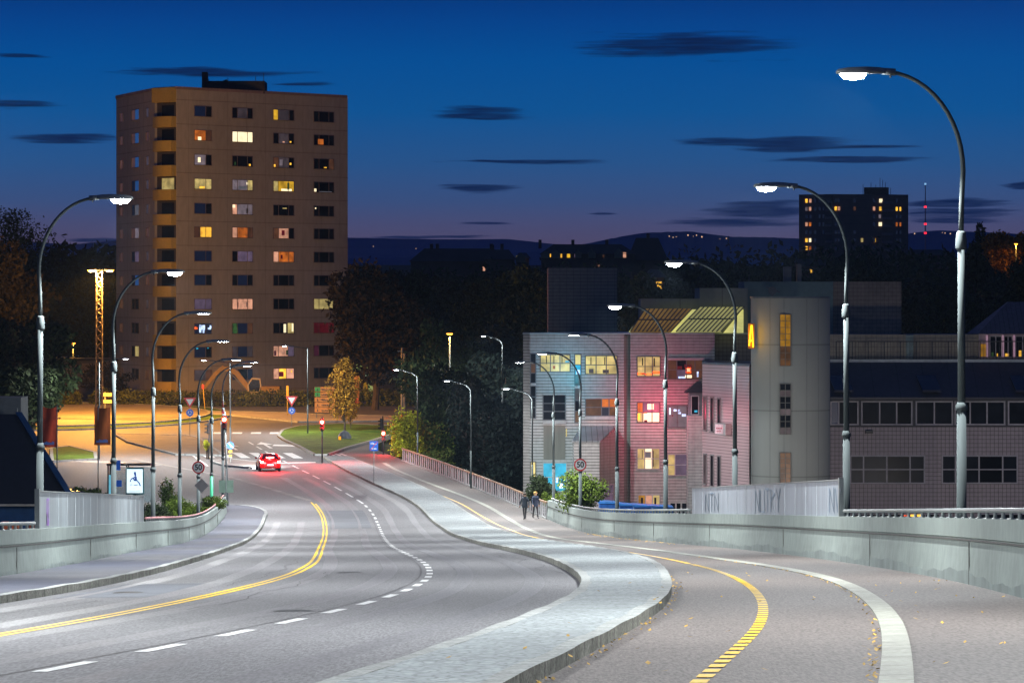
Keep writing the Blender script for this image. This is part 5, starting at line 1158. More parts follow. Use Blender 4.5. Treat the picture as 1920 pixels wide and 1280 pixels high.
for px, w, y0 in ((1184, 8, 612), (1470, 14, 500), (1495, 8, 495)): mb.box(pxX(px, OY+8), pxX(px+w, OY+8), OY+8, OY+9, zt, CZ-(y0-YH)/F*(OY+8)); loc0(mb.build('roof_vent', mat('vent_grey', (.10, .11, .12), .7)), of); mb = MB()
for px, y0 in ((1404, 515),): mb.box(pxX(px, OY+9), pxX(px+1, OY+9), OY+9, OY+9.1, zt, CZ-(y0-YH)/F*(OY+9)); loc0(mb.build('antenna', mat('vent_grey', (.10, .11, .12), .7)), of); mb = MB()
mb.tube([W3(1448, 545, OY+5.9), W3(1448, 545, OY+5.8)], .32, 14); mb.tube([W3(1437, 538, OY+5.9), W3(1462, 548, OY+5.9)], .05, 5); mb.tube([W3(1448, 560, OY+5.95), W3(1448, 545, OY+5.95)], .06, 5)
loc0(mb.build('satellite_dish', mat('vent_grey', (.10, .11, .12), .7)), of)
# coloured neon hung in the office windows
for px, py, Y, col, e in ((1078, 712, OY-2.6, (.05, .75, 1), 170), (1050, 690, OY-3, (.1, .6, 1), 110), (1235, 772, OY-3.2, (1, .03, .12), 480), (1040, 900, OY-2.5, (.1, .8, 1), 60)):
    l = bpy.data.lights.new('window_neon', 'POINT'); l.energy = e; l.color = col; l.shadow_soft_size = .3; o = bpy.data.objects.new('window_neon', l); COL.objects.link(o); o.parent = of; o.location = W3(px, py, Y)-of.location
o = spot('window_neon', 600, (1, .03, .1), of, W3(1399, 790, 258.5)-of.location, 110, .8, .2, (R(90), 0, R(38)))  # red light added for the pink wall, not in any window
# soft white from the shop front below
# --- right wing
rw = empty('office_wing', (pxX(1740, 275), 275, zlow), 'long brown tiled office wing with a dark sloping roof right of the round stair tower', 'office building')
RY_ = 274.; fw2 = Face(P_(1545, RY_), P_(2000, RY_)); zc4 = CZ-(800-YH)/F*RY_; ze = CZ-(748-YH)/F*RY_; zr_ = CZ-(676-YH)/F*(RY_+4)
mb = MB(); mb.box(pxX(1545, RY_), pxX(2060, RY_), RY_, RY_+16, zlow, zc4); loc0(mb.build('wall', TILED), rw)
mb = MB(); mb.box(pxX(1545, RY_), pxX(2060, RY_), RY_+.12, RY_+15.9, zc4, ze); loc0(mb.build('window_band_wall', mat('band_dark', (.06, .06, .07), .7)), rw)
for i, (a, b, pk) in enumerate(((1559, 1607, 'bdd'), (1617, 1708, 'ddk'), (1719, 1784, 'dd'), (1792, 1882, 'kdd'), (1892, 1975, 'dd'))):
    pn_ = {'b': (1, 'blue'), 'd': (1.3, 'dark'), 'k': (1.1, 'black')}
    window(rw, Face(P_(1545, RY_+.1), P_(2000, RY_+.1)), a, 754, b, 794, [pn_[q] for q in pk], FRB, 1, fw=.1, deep=.16)
for a, b in ((1596, 1732), (1768, 1906)):
    window(rw, fw2, a, 855.5, b, 904, [(.9, 'dark'), (1.7, 'dark'), (1.7, 'black'), (1, 'dark')], FRB, 2, fw=.1)
for a, b in ((1596, 1700), (1710, 1760), (1836, 1930)): window(rw, fw2, a, 964, b, 1000, [(1, 'dark'), (1, 'black')], FRB, 1, fw=.1)
mb = MB(); fw2.boxpx(mb, 1694, 965, 1702, 985, 0, .1); fw2.boxpx(mb, 1706, 964, 1728, 985, 0, .1, 1); loc0(mb.build('lit_shop_window', [WM['fire'], WM['gold']]), rw)
mb = MB(); fw2.boxpx(mb, 1622, 806, 1636, 812, 0, .35); loc0(mb.build('wall_lamp', DARK), rw)
mb = MB(); mb.hexa([(pxX(1545, RY_), RY_-.4, ze), (pxX(2060, RY_), RY_-.4, ze), (pxX(2060, RY_), RY_+4, zr_), (pxX(1545, RY_), RY_+4, zr_), (pxX(1545, RY_), RY_-.4, ze+.14), (pxX(2060, RY_), RY_-.4, ze+.14), (pxX(2060, RY_), RY_+4, zr_+.14), (pxX(1545, RY_), RY_+4, zr_+.14)])
loc0(mb.build('roof', mat('dark_roof_metal', (.035, .037, .05), .5, var=.15, seam=[(0, 1.9, .03, .5, 0)])), rw)
mb = MB()
for a, b in ((1565, 1600), (1730, 1765), (1905, 1930)):
    mb = MB()
    mb.hexa([W3(a, 735, RY_-.2), W3(b, 735, RY_-.2), W3(b-12, 708, RY_+1.7), W3(a-12, 708, RY_+1.7), W3(a, 731, RY_-.2), W3(b, 731, RY_-.2), W3(b-12, 704, RY_+1.7), W3(a-12, 704, RY_+1.7)]); loc0(mb.build('roof_window', mat('roof_glass', (.02, .025, .04), .15)), rw)
mb
mb = MB(); mb.box(pxX(1557, RY_+4), pxX(1700, RY_+4), RY_+4.6, RY_+12, ze, CZ-(627-YH)/F*(RY_+4.6)); mb.box(pxX(1714, RY_+4), pxX(2060, RY_+4), RY_+4.6, RY_+12, ze, CZ-(627-YH)/F*(RY_+4.6)); loc0(mb.build('attic_wall', mat('attic_tile', (.24, .21, .16), .8, seam=[(2, .4, .03, .6, 0), (0, .4, .03, .7, 0)], emis=lin(60, 50, 30), es=.0)), rw)
mb = MB(); mb.box(pxX(1700, RY_+4), pxX(1714, RY_+4), RY_+4.5, RY_+12, ze, CZ-(628-YH)/F*(RY_+4.5)); loc0(mb.build('attic_pier', mat('attic_green', (.18, .24, .22), .8)), rw)
mb = MB(); mb.box(pxX(1545, RY_+4), pxX(2060, RY_+4), RY_+3.6, RY_+4.55, ze+.5, zr_+.1); loc0(mb.build('terrace_floor', mat('pale_coping', 0)), rw)
mb = MB(); zR = CZ-(640-YH)/F*(RY_+3.8)
mb.tube([(pxX(1568, RY_+3.8), RY_+3.8, zR), (pxX(2060, RY_+3.8), RY_+3.8, zR)], .04, 5); mb.tube([(pxX(1568, RY_+3.8), RY_+3.8, zr_+.25), (pxX(2060, RY_+3.8), RY_+3.8, zr_+.25)], .03, 5)
for px in np.arange(1568, 2060, 6): mb.tube([(pxX(px, RY_+3.8), RY_+3.8, zr_+.1), (pxX(px, RY_+3.8), RY_+3.8, zR)], .012 if (px-1568) % 30 else .035, 4)
loc0(mb.build('terrace_railing', DARK), rw)
# --- gabled pavilion on the wing's roof
pv = empty('roof_pavilion', (pxX(1880, 280), 280, zr_), 'small pavilion with dark pitched roof and pale pillars above the office wing', 'pavilion')
PY = 278.2
mb = MB(); mb.box(pxX(1836, PY), pxX(2000, PY), PY, PY+6, zr_, CZ-(626-YH)/F*PY); loc0(mb.build('wall', mat('pavilion_wall', (.30, .24, .26), .8)), pv)
mb = MB(); zE, zT = CZ-(626-YH)/F*PY, CZ-(566-YH)/F*PY
mb.hexa([(pxX(1832, PY), PY-.4, zE), (pxX(2000, PY), PY-.4, zE), (pxX(2000, PY), PY+6, zE), (pxX(1832, PY), PY+6, zE), (pxX(1898, PY), PY+2.5, zT), (pxX(2000, PY), PY+2.5, zT), (pxX(2000, PY), PY+3, zT), (pxX(1898, PY), PY+3, zT)]); loc0(mb.build('roof', mat('pavilion_roof', (.05, .055, .085), .6, seam=[(0, .35, .04, .5, 0)])), pv)
fpv = Face(P_(1836, PY), P_(1990, PY))
window(pv, fpv, 1857, 631, 1877, 668, [(1, 'dark'), (1, 'black')], FRB, 1, spots=[(.1, .0, .2, .2, 'green'), (.5, 0, .2, .15, 'gold')]); window(pv, fpv, 1883, 631, 1897, 668, [(1, 'black'), (1, 'dark')], FRB, 1, spots=[(.1, 0, .5, .15, 'gold')]); window(pv, fpv, 1905, 631, 1930, 668, [(1, 'dark'), (1, 'black')], FRB, 1, spots=[(.2, 0, .2, .3, 'gold')])
mb = MB(); 
for px in (1850, 1880, 1901): mb = MB(); fpv.boxpx(mb, px-1.5, 628, px+1.5, 670, 0, .3); loc0(mb.build('pillar', mat('pillar_pink_glow', (.62, .45, .5), .6, emis=lin(150, 110, 130), es=.5)), pv)  # light falling on the pillars is put in as a faint glow
fpvb = MB(); fpv.boxpx(fpvb, 1839, 645, 1849, 668, 0, .08); loc0(fpvb.build('amber_panel', WM['amber']), pv)

# --- blue containers in front of the office
ct = mat('container_blue', (.015, .09, .32), .5, var=.12, scale=1)
for i, (x0, x1, yt, Y, lb) in enumerate(((1122, 1160, 943, 232, 'leftmost blue container with its tilted lid before the office'), (1160, 1187, 947, 229, 'second blue container behind the parapet'), (1187, 1222, 949, 227, 'third blue container behind the parapet'), (1222, 1262, 951, 225, 'rightmost blue container behind the parapet'))):
    zt_ = CZ-(yt-5-YH)/F*Y; zb_ = CZ-19.5; t = empty('container', (pxX((x0+x1)/2, Y), Y, zb_), lb, 'container', 'blue containers behind the parapet'); w = (x1-x0)/2/F*Y-.03; hgt = zt_-zb_
    b = MB(); b.box(-w, w, -.9, 1.1, 0, hgt-.15)
    b.build('body', ct, t, bevel=.02); c = MB(); c.hexa([(-w-.04, -.95, hgt-.15), (w+.04, -.95, hgt-.15), (w+.04, 1.15, hgt-.15), (-w-.04, 1.15, hgt-.15), (-w-.1, -.95, hgt), (w+.0, -.95, hgt-.08), (w, 1.15, hgt-.08), (-w-.1, 1.15, hgt)]); c.build('lid', mat('container_lid', (.03, .16, .45), .45), t)
    rb_ = MB(); [rb_.box(-w+.02+q*(2*w-.1)/3, -w+.1+q*(2*w-.1)/3, -.96, -.9, .1, hgt-.2) for q in range(4)]; rb_.build('ribs', ct, t)

# --- dark roofed house at the far left
hs = empty('corner_house', (pxX(40, 190), 190, ground_z(-26, 190)), 'low house with a dark pitched roof and blue fascia at the left edge', 'house')
HY = 190.; DB = mat('dark_roof_sheet', (.008, .009, .016), .7, var=.2); FB = mat('blue_fascia', (.01, .045, .12), .5, var=.1)
zg = CZ-15.2; zev = CZ-(946-YH)/F*HY; zrg = CZ-(776-YH)/F*(HY+5)
mb = MB(); mb.box(pxX(-160, HY), pxX(140, HY), HY+.3, HY+10, zg, zev-.05); loc0(mb.build('wall', mat('blue_wall', (.01, .06, .18), .6, var=.1)), hs)
a, b, c, d = W3(-170, 946, HY), W3(150, 946, HY), Vector((pxX(36, HY+5), HY+5, zrg)), Vector((pxX(-170, HY+5), HY+5, zrg))
mb = MB(); mb.q([a, b, c, d]); bk = Vector((pxX(128, HY+10), HY+10, b.z)); mb.q([b, bk, c]); mb.q([Vector((a.x, HY+10, a.z)), d, c, bk]); loc0(mb.build('roof', DB), hs)
mb = MB(); 
def bar(p, q, w, h): mb.hexa([p, p+Vector((w, 0, 0)), q+Vector((w, 0, 0)), q, p+Vector((0, -.12, h)), p+Vector((w, -.12, h)), q+Vector((w, -.12, h)), q+Vector((0, -.12, h))])
bar(W3(136, 946, HY)-Vector((0, .1, 0)), W3(30, 776, HY+5)-Vector((0, .1, 0)), .33, .12); loc0(mb.build('fascia', FB), hs)
mb = MB(); mb.box(a.x, b.x-.3, HY-.12, HY+.02, zev-.06, zev+.04); loc0(mb.build('gutter', mat('gutter_cream', (.5, .45, .38), .6)), hs)
mb = MB(); mb.box(pxX(-60, 200), pxX(39, 200), 200, 203, zg, CZ-(745-YH)/F*200); mb.box(pxX(30, 199), pxX(33, 199), 198.8, 199.1, zrg, CZ-(765-YH)/F*199)
loc0(mb.build('chimney_block', mat('grey_render', (.11, .12, .12), .9, var=.15)), hs)
mb = MB()
for px in (8, 28, 60, 92): mb.box(pxX(px-6, 125), pxX(px+6, 125), 125, 125.3, zr(-14.5, 125)+.9, zr(-14.5, 125)+1.33)
o = mb.build('barrier_boards', mat('board_orange', (.35, .08, .03), .7)); tag(o, 'row of orange boards just behind the left parapet rail', 'barrier')

# --- garage row and lit house door behind the trees, low buildings
g = empty('garage_row', (pxX(140, 470), 470, ground_z(-55, 470)), 'long low dark garage row left of the tower block', 'garage')
mb = MB(); mb.box(pxX(84, 470), pxX(216, 470), 470, 476, ground_z(-55, 470)-1, CZ-(676-YH)/F*470); loc0(mb.build('wall', mat('garage_wall', (.09, .08, .09), .8)), g)
mb = MB(); mb.box(pxX(80, 470), pxX(218, 470), 469.6, 476.5, CZ-(676-YH)/F*470, CZ-(672-YH)/F*470); loc0(mb.build('roof', mat('roof_dark', 0)), g)
for x0 in (95, 122, 152, 180):
    mb = MB(); Face((pxX(84, 470), 470), (pxX(216, 470), 470)).boxpx(mb, x0, 681, x0+22, 712, 0, .06); loc0(mb.build('garage_door', mat('garage_door_tan', (.16, .13, .11), .8)), g)
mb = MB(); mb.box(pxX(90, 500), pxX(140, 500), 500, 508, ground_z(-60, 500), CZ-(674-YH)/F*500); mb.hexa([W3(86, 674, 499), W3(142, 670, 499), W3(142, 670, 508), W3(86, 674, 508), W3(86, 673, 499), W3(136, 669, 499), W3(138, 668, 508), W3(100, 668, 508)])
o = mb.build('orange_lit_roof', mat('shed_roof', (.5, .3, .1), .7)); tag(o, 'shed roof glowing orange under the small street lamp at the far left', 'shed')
eh = empty('entrance_house', (pxX(690, 480), 480, ground_z(-18, 480)), 'house with a greenish lit entrance and yellow door half hidden by the big tree', 'house')
mb = MB(); mb.box(pxX(652, 480), pxX(860, 480), 480, 490, ground_z(-18, 480)-1, CZ-(640-YH)/F*480); loc0(mb.build('wall', mat('house_dim', (.08, .07, .09), .9)), eh)
fe = Face(P_(652, 480), P_(860, 480)); mb = MB(); fe.boxpx(mb, 691, 702, 710, 747, 0, .06); loc0(mb.build('lit_entrance', em('entrance', (150, 160, 90), .75, var=.2)), eh)
mb = MB(); fe.boxpx(mb, 681, 710, 689, 744, 0, .07); loc0(mb.build('door', em('door_amber', (150, 105, 20), .8)), eh)
mb = MB(); fe.boxpx(mb, 652, 683, 690, 694, 0, .07); fe.boxpx(mb, 682, 744, 698, 751, 0, .5); loc0(mb.build('lit_window', em('entrance', 0, 0)), eh)
mb = MB(); mb.tube([W3(684, 704, 479.4), W3(684, 703, 479.4)], .25, 10); loc0(mb.build('entrance_lamp', mat('lamp_green_white', (.8, 1, .8), .4, emis=(.7, 1, .6, 1), es=6, var=0)), eh)

# --- dark distant tower on the right
DT = 1300.; dt = empty('distant_tower', (pxX(1600, DT), DT, CZ+5), 'dark distant apartment tower with scattered lit windows on the right skyline', 'apartment block')
q = MB(); q.prism([P_(1498, DT+6), P_(1560, DT), P_(1654, DT+3), P_(1703, DT+8), P_(1700, DT+30), P_(1500, DT+30)], CZ-5, CZ-(364-YH)/F*DT); loc0(q.build('wall', mat('distant_brick', (.16, .10, .085), .9, var=.06, seam=[(2, 2.8, .1, .75, 0)])), dt)
q = MB(); q.prism([P_(1620, DT+8), P_(1666, DT+8), P_(1666, DT+16), P_(1620, DT+16)], CZ+20, CZ-(350-YH)/F*DT)
for px, py in ((1622, 344), (1637, 341), (1646, 345), (1654, 332), (1659, 336), (1664, 340), (1670, 351), (1674, 351)): q.box(pxX(px, DT), pxX(px+.7, DT), DT+8, DT+8.3, CZ+30, CZ-(py-YH)/F*DT)
loc0(q.build('roof_plant_room', mat('roof_dark', 0)), dt)
ft = Face(P_(1498, DT-1), P_(1703, DT-1)); ft2 = Face(P_(1498, DT-.1), P_(1703, DT-.1))
lit = {(0, 0): 'gold', (0, 1): 'yellow', (4, 0): 'cream' }
rng = random.Random(4); rows = [376, 391, 405.5, 420, 435, 450, 465]
LW_ = [(1512, 0, 'gold'), (1519, 0, 'pink'), (1512, 1, 'grey'), (1518.5, 1, 'pink'), (1512, 3, 'pink'), (1518.5, 3, 'orange'), (1512, 5, 'gold'), (1518.5, 5, 'white'), (1512, 6, 'gold'), (1518.5, 6, 'orange'), (1565, 1, 'gold'), (1571, 1, 'pink'), (1601, 1, 'brown'),
       (1638, 1, 'pink'), (1650, 0, 'white'), (1650, 1, 'gold'), (1649, 2, 'grey'), (1649, 3, 'white'), (1682, 1, 'gold'), (1689, 1, 'gold'), (1682, 3, 'orange'), (1689, 3, 'orange'), (1615, 5, 'cream'), (1639, 5, 'yellow')]
used_ = {(round(a), r) for a, r, _ in LW_}
allw = LW_+[(x, r, 'blue') for x in (1512, 1519, 1528, 1536, 1543, 1565, 1571, 1601, 1638, 1682, 1689) for r in range(7) if (x, r) not in used_ and (round(x-.5), r) not in used_ and rng.random() < .8]
for x, r, kk in allw:
    fr = MB(); w_ = 4.2 if kk != 'white' else 6; 
    f_ = ft2; U0 = f_.U(x); z_ = CZ-(rows[r]-YH)/F*DT
    bx = MB(); X = pxX(x, DT); yy = DT+float(np.interp(x, [1498, 1560, 1654, 1703], [6, 0, 3, 8]))-.15
    bx.box(X, X+w_/F*DT, yy-.1, yy+.3, z_-.65, z_+.65); loc0(bx.build('window', WM[kk]), dt)
for r in range(7): mb = MB(); mb.box(pxX(1548, DT), pxX(1559, DT), DT-1, DT+1.6, CZ-(rows[r]+5-YH)/F*DT, CZ-(rows[r]+1-YH)/F*DT); loc0(mb.build('balcony', mat('distant_balcony', (.25, .17, .15), .8)), dt); mb = MB(); mb.box(pxX(1655, DT), pxX(1675, DT), DT+2, DT+4, CZ-(rows[r]+6-YH)/F*DT, CZ-(rows[r]+1.5-YH)/F*DT); loc0(mb.build('balcony', mat('distant_balcony', 0)), dt)
ms = empty('radio_mast', (pxX(1735, 4400), 4400, CZ+40), 'thin distant radio mast with red warning lights right of the dark tower', 'mast')
mb = MB(); mb.tube([(0, 0, 0), (0, 0, (YH-346)/F*4400-40)], [.9, .5], 5); mb.build('mast_pole', mat('mast_grey', (.08, .08, .1), .8), ms)
MR_ = mat('mast_red', (.9, .05, .05), .5, emis=(1, .02, .04, 1), es=2.5)
for py in (388, 420, 437): mb = MB(); z = (YH-py)/F*4400-40; mb.box(-1.4, 1.4, -1.2, 1.2, z-1, z+1); mb.build('warning_light', MR_, ms)
mb = MB(); z = (YH-345)/F*4400-40; mb.box(-1, 1, -1, 1, z-1, z+1); mb.build('top_light', mat('mast_blue', (.3, .6, .8), .5, emis=(.3, .6, .9, 1), es=1), ms)

# --- houses on the hillside
HB = mat('hill_house_wall', (.075, .055, .05), .9); HR = mat('hill_house_roof', (.03, .028, .032), .9)
def hill_house(x0, x1, ye, yr, Y, label, wins=(), chim=(), gables=()):
    t = empty('hillside_house', (pxX((x0+x1)/2, Y), Y, CZ-(ye+30-YH)/F*Y), label, 'house', 'houses on the dark hillside')
    z1, z2 = CZ-(ye-YH)/F*Y, CZ-(yr-YH)/F*(Y+6); X0, X1 = pxX(x0, Y), pxX(x1, Y); zb_ = CZ-(ye+45-YH)/F*Y
    loc0(MB().box(X0, X1, Y, Y+12, zb_, z1).build('wall', HB), t)
    i = min((X1-X0)*.2, 3); rf_ = loc0(MB().hexa([(X0-.4, Y-.5, z1), (X1+.4, Y-.5, z1), (X1+.4, Y+12.5, z1), (X0-.4, Y+12.5, z1), (X0+i, Y+6, z2), (X1-i, Y+6, z2), (X1-i, Y+6.3, z2), (X0+i, Y+6.3, z2)]).build('roof', HR), t)
    for c in chim:
        o = MB().box(pxX(c, Y), pxX(c, Y)+.75, Y+5.6, Y+6.8, z2-1.0, z2+1.1).build('chimney', HR); o.parent = rf_
    for px, py, w, h, kk in wins: loc0(MB().box(pxX(px, Y), pxX(px+w, Y), Y-.12, Y+.3, CZ-(py+h-YH)/F*Y, CZ-(py-YH)/F*Y).build('window', WM[kk]), t)
    for gx, gw, gy in gables:
        a, b = pxX(gx-gw/2, Y), pxX(gx+gw/2, Y); zg0 = z1; zg1 = CZ-(gy-YH)/F*Y
        o = MB(); o.hexa([(a, Y-.8, zg0-1), (b, Y-.8, zg0-1), (b, Y+3, zg0-1), (a, Y+3, zg0-1), (a, Y-.8, zg0), (b, Y-.8, zg0), (b, Y+3, zg0), (a, Y+3, zg0)]); o.loft([[(a-.2, Y-1, zg0), (b+.2, Y-1, zg0), ((a+b)/2, Y-1, zg1)], [(a-.2, Y+3, zg0), (b+.2, Y+3, zg0), ((a+b)/2, Y+3, zg1)]]); loc0(o.build('dormer', mat('lit_gable_trim', (.25, .2, .12), .9)), t)
    return t
hill_house(1015, 1190, 476, 458, 900, 'long hillside house with two glowing amber dormers behind the flat roofed offices', [(1026, 476, 7, 6, 'gold'), (1047, 476, 7, 7, 'gold'), (1063, 475, 6, 8, 'yellow'), (1077, 475, 6, 8, 'purple'), (1108, 474, 5, 8, 'cream'), (1130, 478, 3, 5, 'brown'), (1165, 473, 9, 10, 'pink'), (1120, 494, 4, 6, 'pink')], (1010, 1072, 1136), ((1023, 16, 470), (1043, 16, 469), (1084, 12, 468), (1110, 14, 467), (1160, 16, 465)))
hill_house(1180, 1250, 488, 446, 905, 'hillside house with a steep dark gable right of the amber dormers', [], (1214,))
hill_house(968, 992, 484, 474, 880, 'small hillside house with a pale lit bay left of the amber dormers', [(968, 480, 9, 10, 'cream'), (978, 484, 9, 6, 'gold')], (), ((977, 20, 473),))
hill_house(770, 950, 490, 466, 860, 'long dark hillside house with chimneys above the central trees', [(905, 500, 6, 8, 'pink'), (984, 503, 5, 3, 'gold')], (805, 816, 918, 938))
hill_house(640+270, 965, 486, 468, 850, 'small dark hillside house left of the lit bay house', [], (920,))
hill_house(1215, 1245, 520, 505, 520, 'dark house with one lit cross window above the flat roofs', [(1230, 528, 11, 13, 'gold'), (1230, 553, 10, 3, 'orange')], ())
hill_house(1690, 1790, 478, 468, 950, 'low dim reddish house below the distant radio mast', [(1672, 476, 2, 3, 'yellow')], ())
for px, py, Y, kk, lb in [q for q in ((884, 548, 560, 'cream', 'tiny pale lit window among the dark central trees'), (980, 545, 560, 'orange', 'small orange lit window high between the dark trees'), (1006, 560, 560, 'pink', 'small pinkish lit window just left of the office chimney'), (954, 573, 560, 'gold', 'small slanted golden window low in the dark trees'), (137, 550, 560, 'skyg', 'tiny pale window in the dark hillside left of the mast'), (1520, 508, 800, 'gold', 'tiny yellow window on the hillside below the distant tower')) if q[0] == 1520]:
    hh_ = empty('hillside_cottage', W3(px, py+20, Y), lb, 'cottage'); 
    p = W3(px, py, Y); loc0(MB().box(p.x-2.5, p.x+3, p.y+.1, p.y+6, p.z-3, p.z+1).build('wall', HB), hh_); loc0(MB().box(p.x-.2, p.x+.3, p.y-.06, p.y+.2, p.z-.35, p.z+.35).build('window', WM[kk]), hh_)
    loc0(MB().hexa([(p.x-3, p.y-.2, p.z+1), (p.x+3.4, p.y-.2, p.z+1), (p.x+3.4, p.y+6.2, p.z+1), (p.x-3, p.y+6.2, p.z+1), (p.x-3, p.y+3, p.z+2.6), (p.x+3.4, p.y+3, p.z+2.6), (p.x+3.4, p.y+3.1, p.z+2.6), (p.x-3, p.y+3.1, p.z+2.6)]).build('roof', HR), hh_)
# ------------------------------------------------------------ vegetation
def leafmat(name, c, var=.55):
    m = mat(name, c, .8, var=var, scale=.9, wear=(3.5, .5), spec=.15); return m
LD = leafmat('leaf_dark', (.03, .045, .018)); LG = leafmat('leaf_green', (.06, .10, .02)); LY = leafmat('leaf_yellow_green', (.42, .44, .03)); LO = leafmat('leaf_autumn', (.022, .017, .009)); LB = leafmat('leaf_blue_dark', (.02, .035, .03)); LH = leafmat('leaf_hedge', (.075, .085, .02)); LOR = leafmat('leaf_orange_light_tint', (.35, .16, .02))
BARK = mat('bark', (.06, .045, .035), .95, var=.3, scale=3)
def leaves(rng, blobs, n, size, flat=.6, shell=.75):
    """leaf quads scattered over the outer part of several blobs"""
    mb = MB(); vol = np.array([b[3]*b[4]*b[5] for b in blobs])**(2/3); vol /= vol.sum()
    idx = rng.choice(len(blobs), n, p=vol); B_ = np.array(blobs)[idx]
    d = rng.randn(n, 3); d /= np.linalg.norm(d, axis=1)[:, None]; r = (shell+(1.08-shell)*rng.rand(n))[:, None]*(1+.12*rng.randn(n)[:, None])
    c = B_[:, :3]+d*r*B_[:, 3:6]
    a = rng.randn(n, 3); a /= np.linalg.norm(a, axis=1)[:, None]; b = np.cross(a, rng.randn(n, 3)); b /= np.linalg.norm(b, axis=1)[:, None]
    s = size*(.5+.9*rng.rand(n))[:, None]; a = a*s; b = b*s*flat
    V = np.stack([c-a, c+b*.8, c+a, c-b*.8], 1).reshape(-1, 3)
    me = bpy.data.meshes.new('foliage'); me.vertices.add(4*n); me.vertices.foreach_set('co', V.ravel()); me.loops.add(4*n); me.loops.foreach_set('vertex_index', np.arange(4*n)); me.polygons.add(n)
    me.polygons.foreach_set('loop_start', np.arange(0, 4*n, 4)); me.update(calc_edges=True); return me
def crown_blobs(rng, w, h, zc, k, r0=.38):
    out = []
    for i in range(k):
        d = rng.randn(3); d /= np.linalg.norm(d); q = rng.rand()**.5*.72
        rr = r0*(.6+.7*rng.rand()); out.append((d[0]*q*w, d[1]*q*w, zc+d[2]*q*h, rr*w, rr*w, rr*h*.8))
    return out
def make_tree(seed, w, h, trunk_h, n, size, lm, k=14, tr=.28, name='tree'):
    rng = np.random.RandomState(seed); t = bpy.data.objects.new(name, None); COL.objects.link(t)
    zc = trunk_h+h*.8; bl = crown_blobs(rng, w, h, zc, k)
    me = leaves(rng, bl, n, size); me.materials.append(lm); o = bpy.data.objects.new('crown', me); COL.objects.link(o); o.parent = t
    tb = MB(); tb.tube([(0, 0, -2), (.05*w, 0, trunk_h*.6), (0, .03*w, zc-.2*h), (.03*w, 0, zc+.4*h)], [tr, tr*.8, tr*.5, tr*.15], 8)
    for b in bl[:9]: tb.tube([(0, 0, trunk_h*(.7+.3*rng.rand())), (b[0]*.4, b[1]*.4, (trunk_h+b[2])/2), (b[0], b[1], b[2])], [tr*.45, tr*.3, tr*.08], 5)
    tb.build('trunk', BARK, t); return t
def use(t, px, ybase, Y, label, cat='tree', group=None, sc=1., rz=0., z=None):
    t.location = (pxX(px, Y), Y, (CZ-(ybase-YH)/F*Y) if z is None else z); t.scale = (sc, sc, sc); t.rotation_euler = (0, 0, rz); return tag(t, label, cat, group)
T1 = make_tree(1, 6.5, 7.5, 4, 15000, .30, LO, 22, .45); T2 = make_tree(2, 5.5, 6.5, 3.5, 11000, .30, LD, 18); T3 = make_tree(3, 4.5, 6, 3, 9000, .3, LB, 16)
gp = 'dark trees in the valley between tower block and offices'
use(T1, 700, 800, 428, 'large dark spreading maple right of the tower block, branches over the lit entrance', group=gp, sc=1.08, z=2.8)
use(T2, 655, 700, 486, 'dark round tree crown touching the right edge of the tower block', group=gp, sc=1.05, z=4.5)
for i, (px, Y, z, sc, src, lb) in enumerate((
    (735, 480, 2.0, 1.05, T1, 'brownish tree with the highest crown of the central group'), (800, 500, 5.2, 1.05, T2, 'dark tree behind the orange lamp'), (868, 490, 4.5, 1.1, T3, 'dark tree right of the orange lamp'),
    (930, 470, 4, 1.1, T2, 'dark tree behind the half hidden slim lamp'), (985, 450, 3, 1.1, T3, 'dark tree touching the left corner of the office building'), (890, 400, -.5, 1.1, T3, 'bluish dark tree low in the valley before the office'),
    (835, 385, 0, 1.0, T2, 'dark tree below the orange lamp pole'), (950, 372, -2, 1.0, T3, 'blue-black tree nearest the office wall'), (905, 345, -3.2, .9, T3, 'low blue-black tree behind the fence'), (968, 338, -4.2, .9, T3, 'low dark tree between fence and office corner'),
    (845, 352, -2, .85, T2, 'low dark green tree right of the yellow bush'), (1005, 430, 3, 1.2, T2, 'tall dark tree behind the office lift tower'), (770, 560, 6.5, 1.1, T3, 'dark tree on the slope above the maple'), (870, 600, 4.5, 1.1, T2, 'dark slope tree below the chimneys of the long house'), (960, 580, 7, 1.1, T3, 'dark slope tree left of the office lift tower'))):
    use(T3 if lb.startswith('dark tree right of the orange') else copy_tree(src), px, 0, Y, lb, group=gp, sc=sc, rz=i*1.3, z=z)
gl = 'dark trees left of the tower block'
for i, (px, Y, z, sc, src, lb) in enumerate(((-10, 330, 1.0, 1.0, T2, 'green dark tree at the left edge above the corner house'), (62, 345, 1.2, .95, T2, 'bushy green tree behind the leftmost lamp post'), (30, 480, 1.5, 1.5, T3, 'tall black tree at the left edge of the sky'),
    (110, 560, 4.3, 1.4, T3, 'dark tree behind the small orange lamp'), (160, 590, 3.8, 1.35, T2, 'dark tree just left of the lattice mast'), (205, 560, 6.5, 1.3, T3, 'dark tree against the left edge of the tower block'), (-20, 430, 3, 1.3, T1, 'brownish tree at the extreme left'))):
    use(copy_tree(src), px, 0, Y, lb, group=gl, sc=sc, rz=i*1.1+2, z=z)
gr = 'dark trees behind the offices on the right'
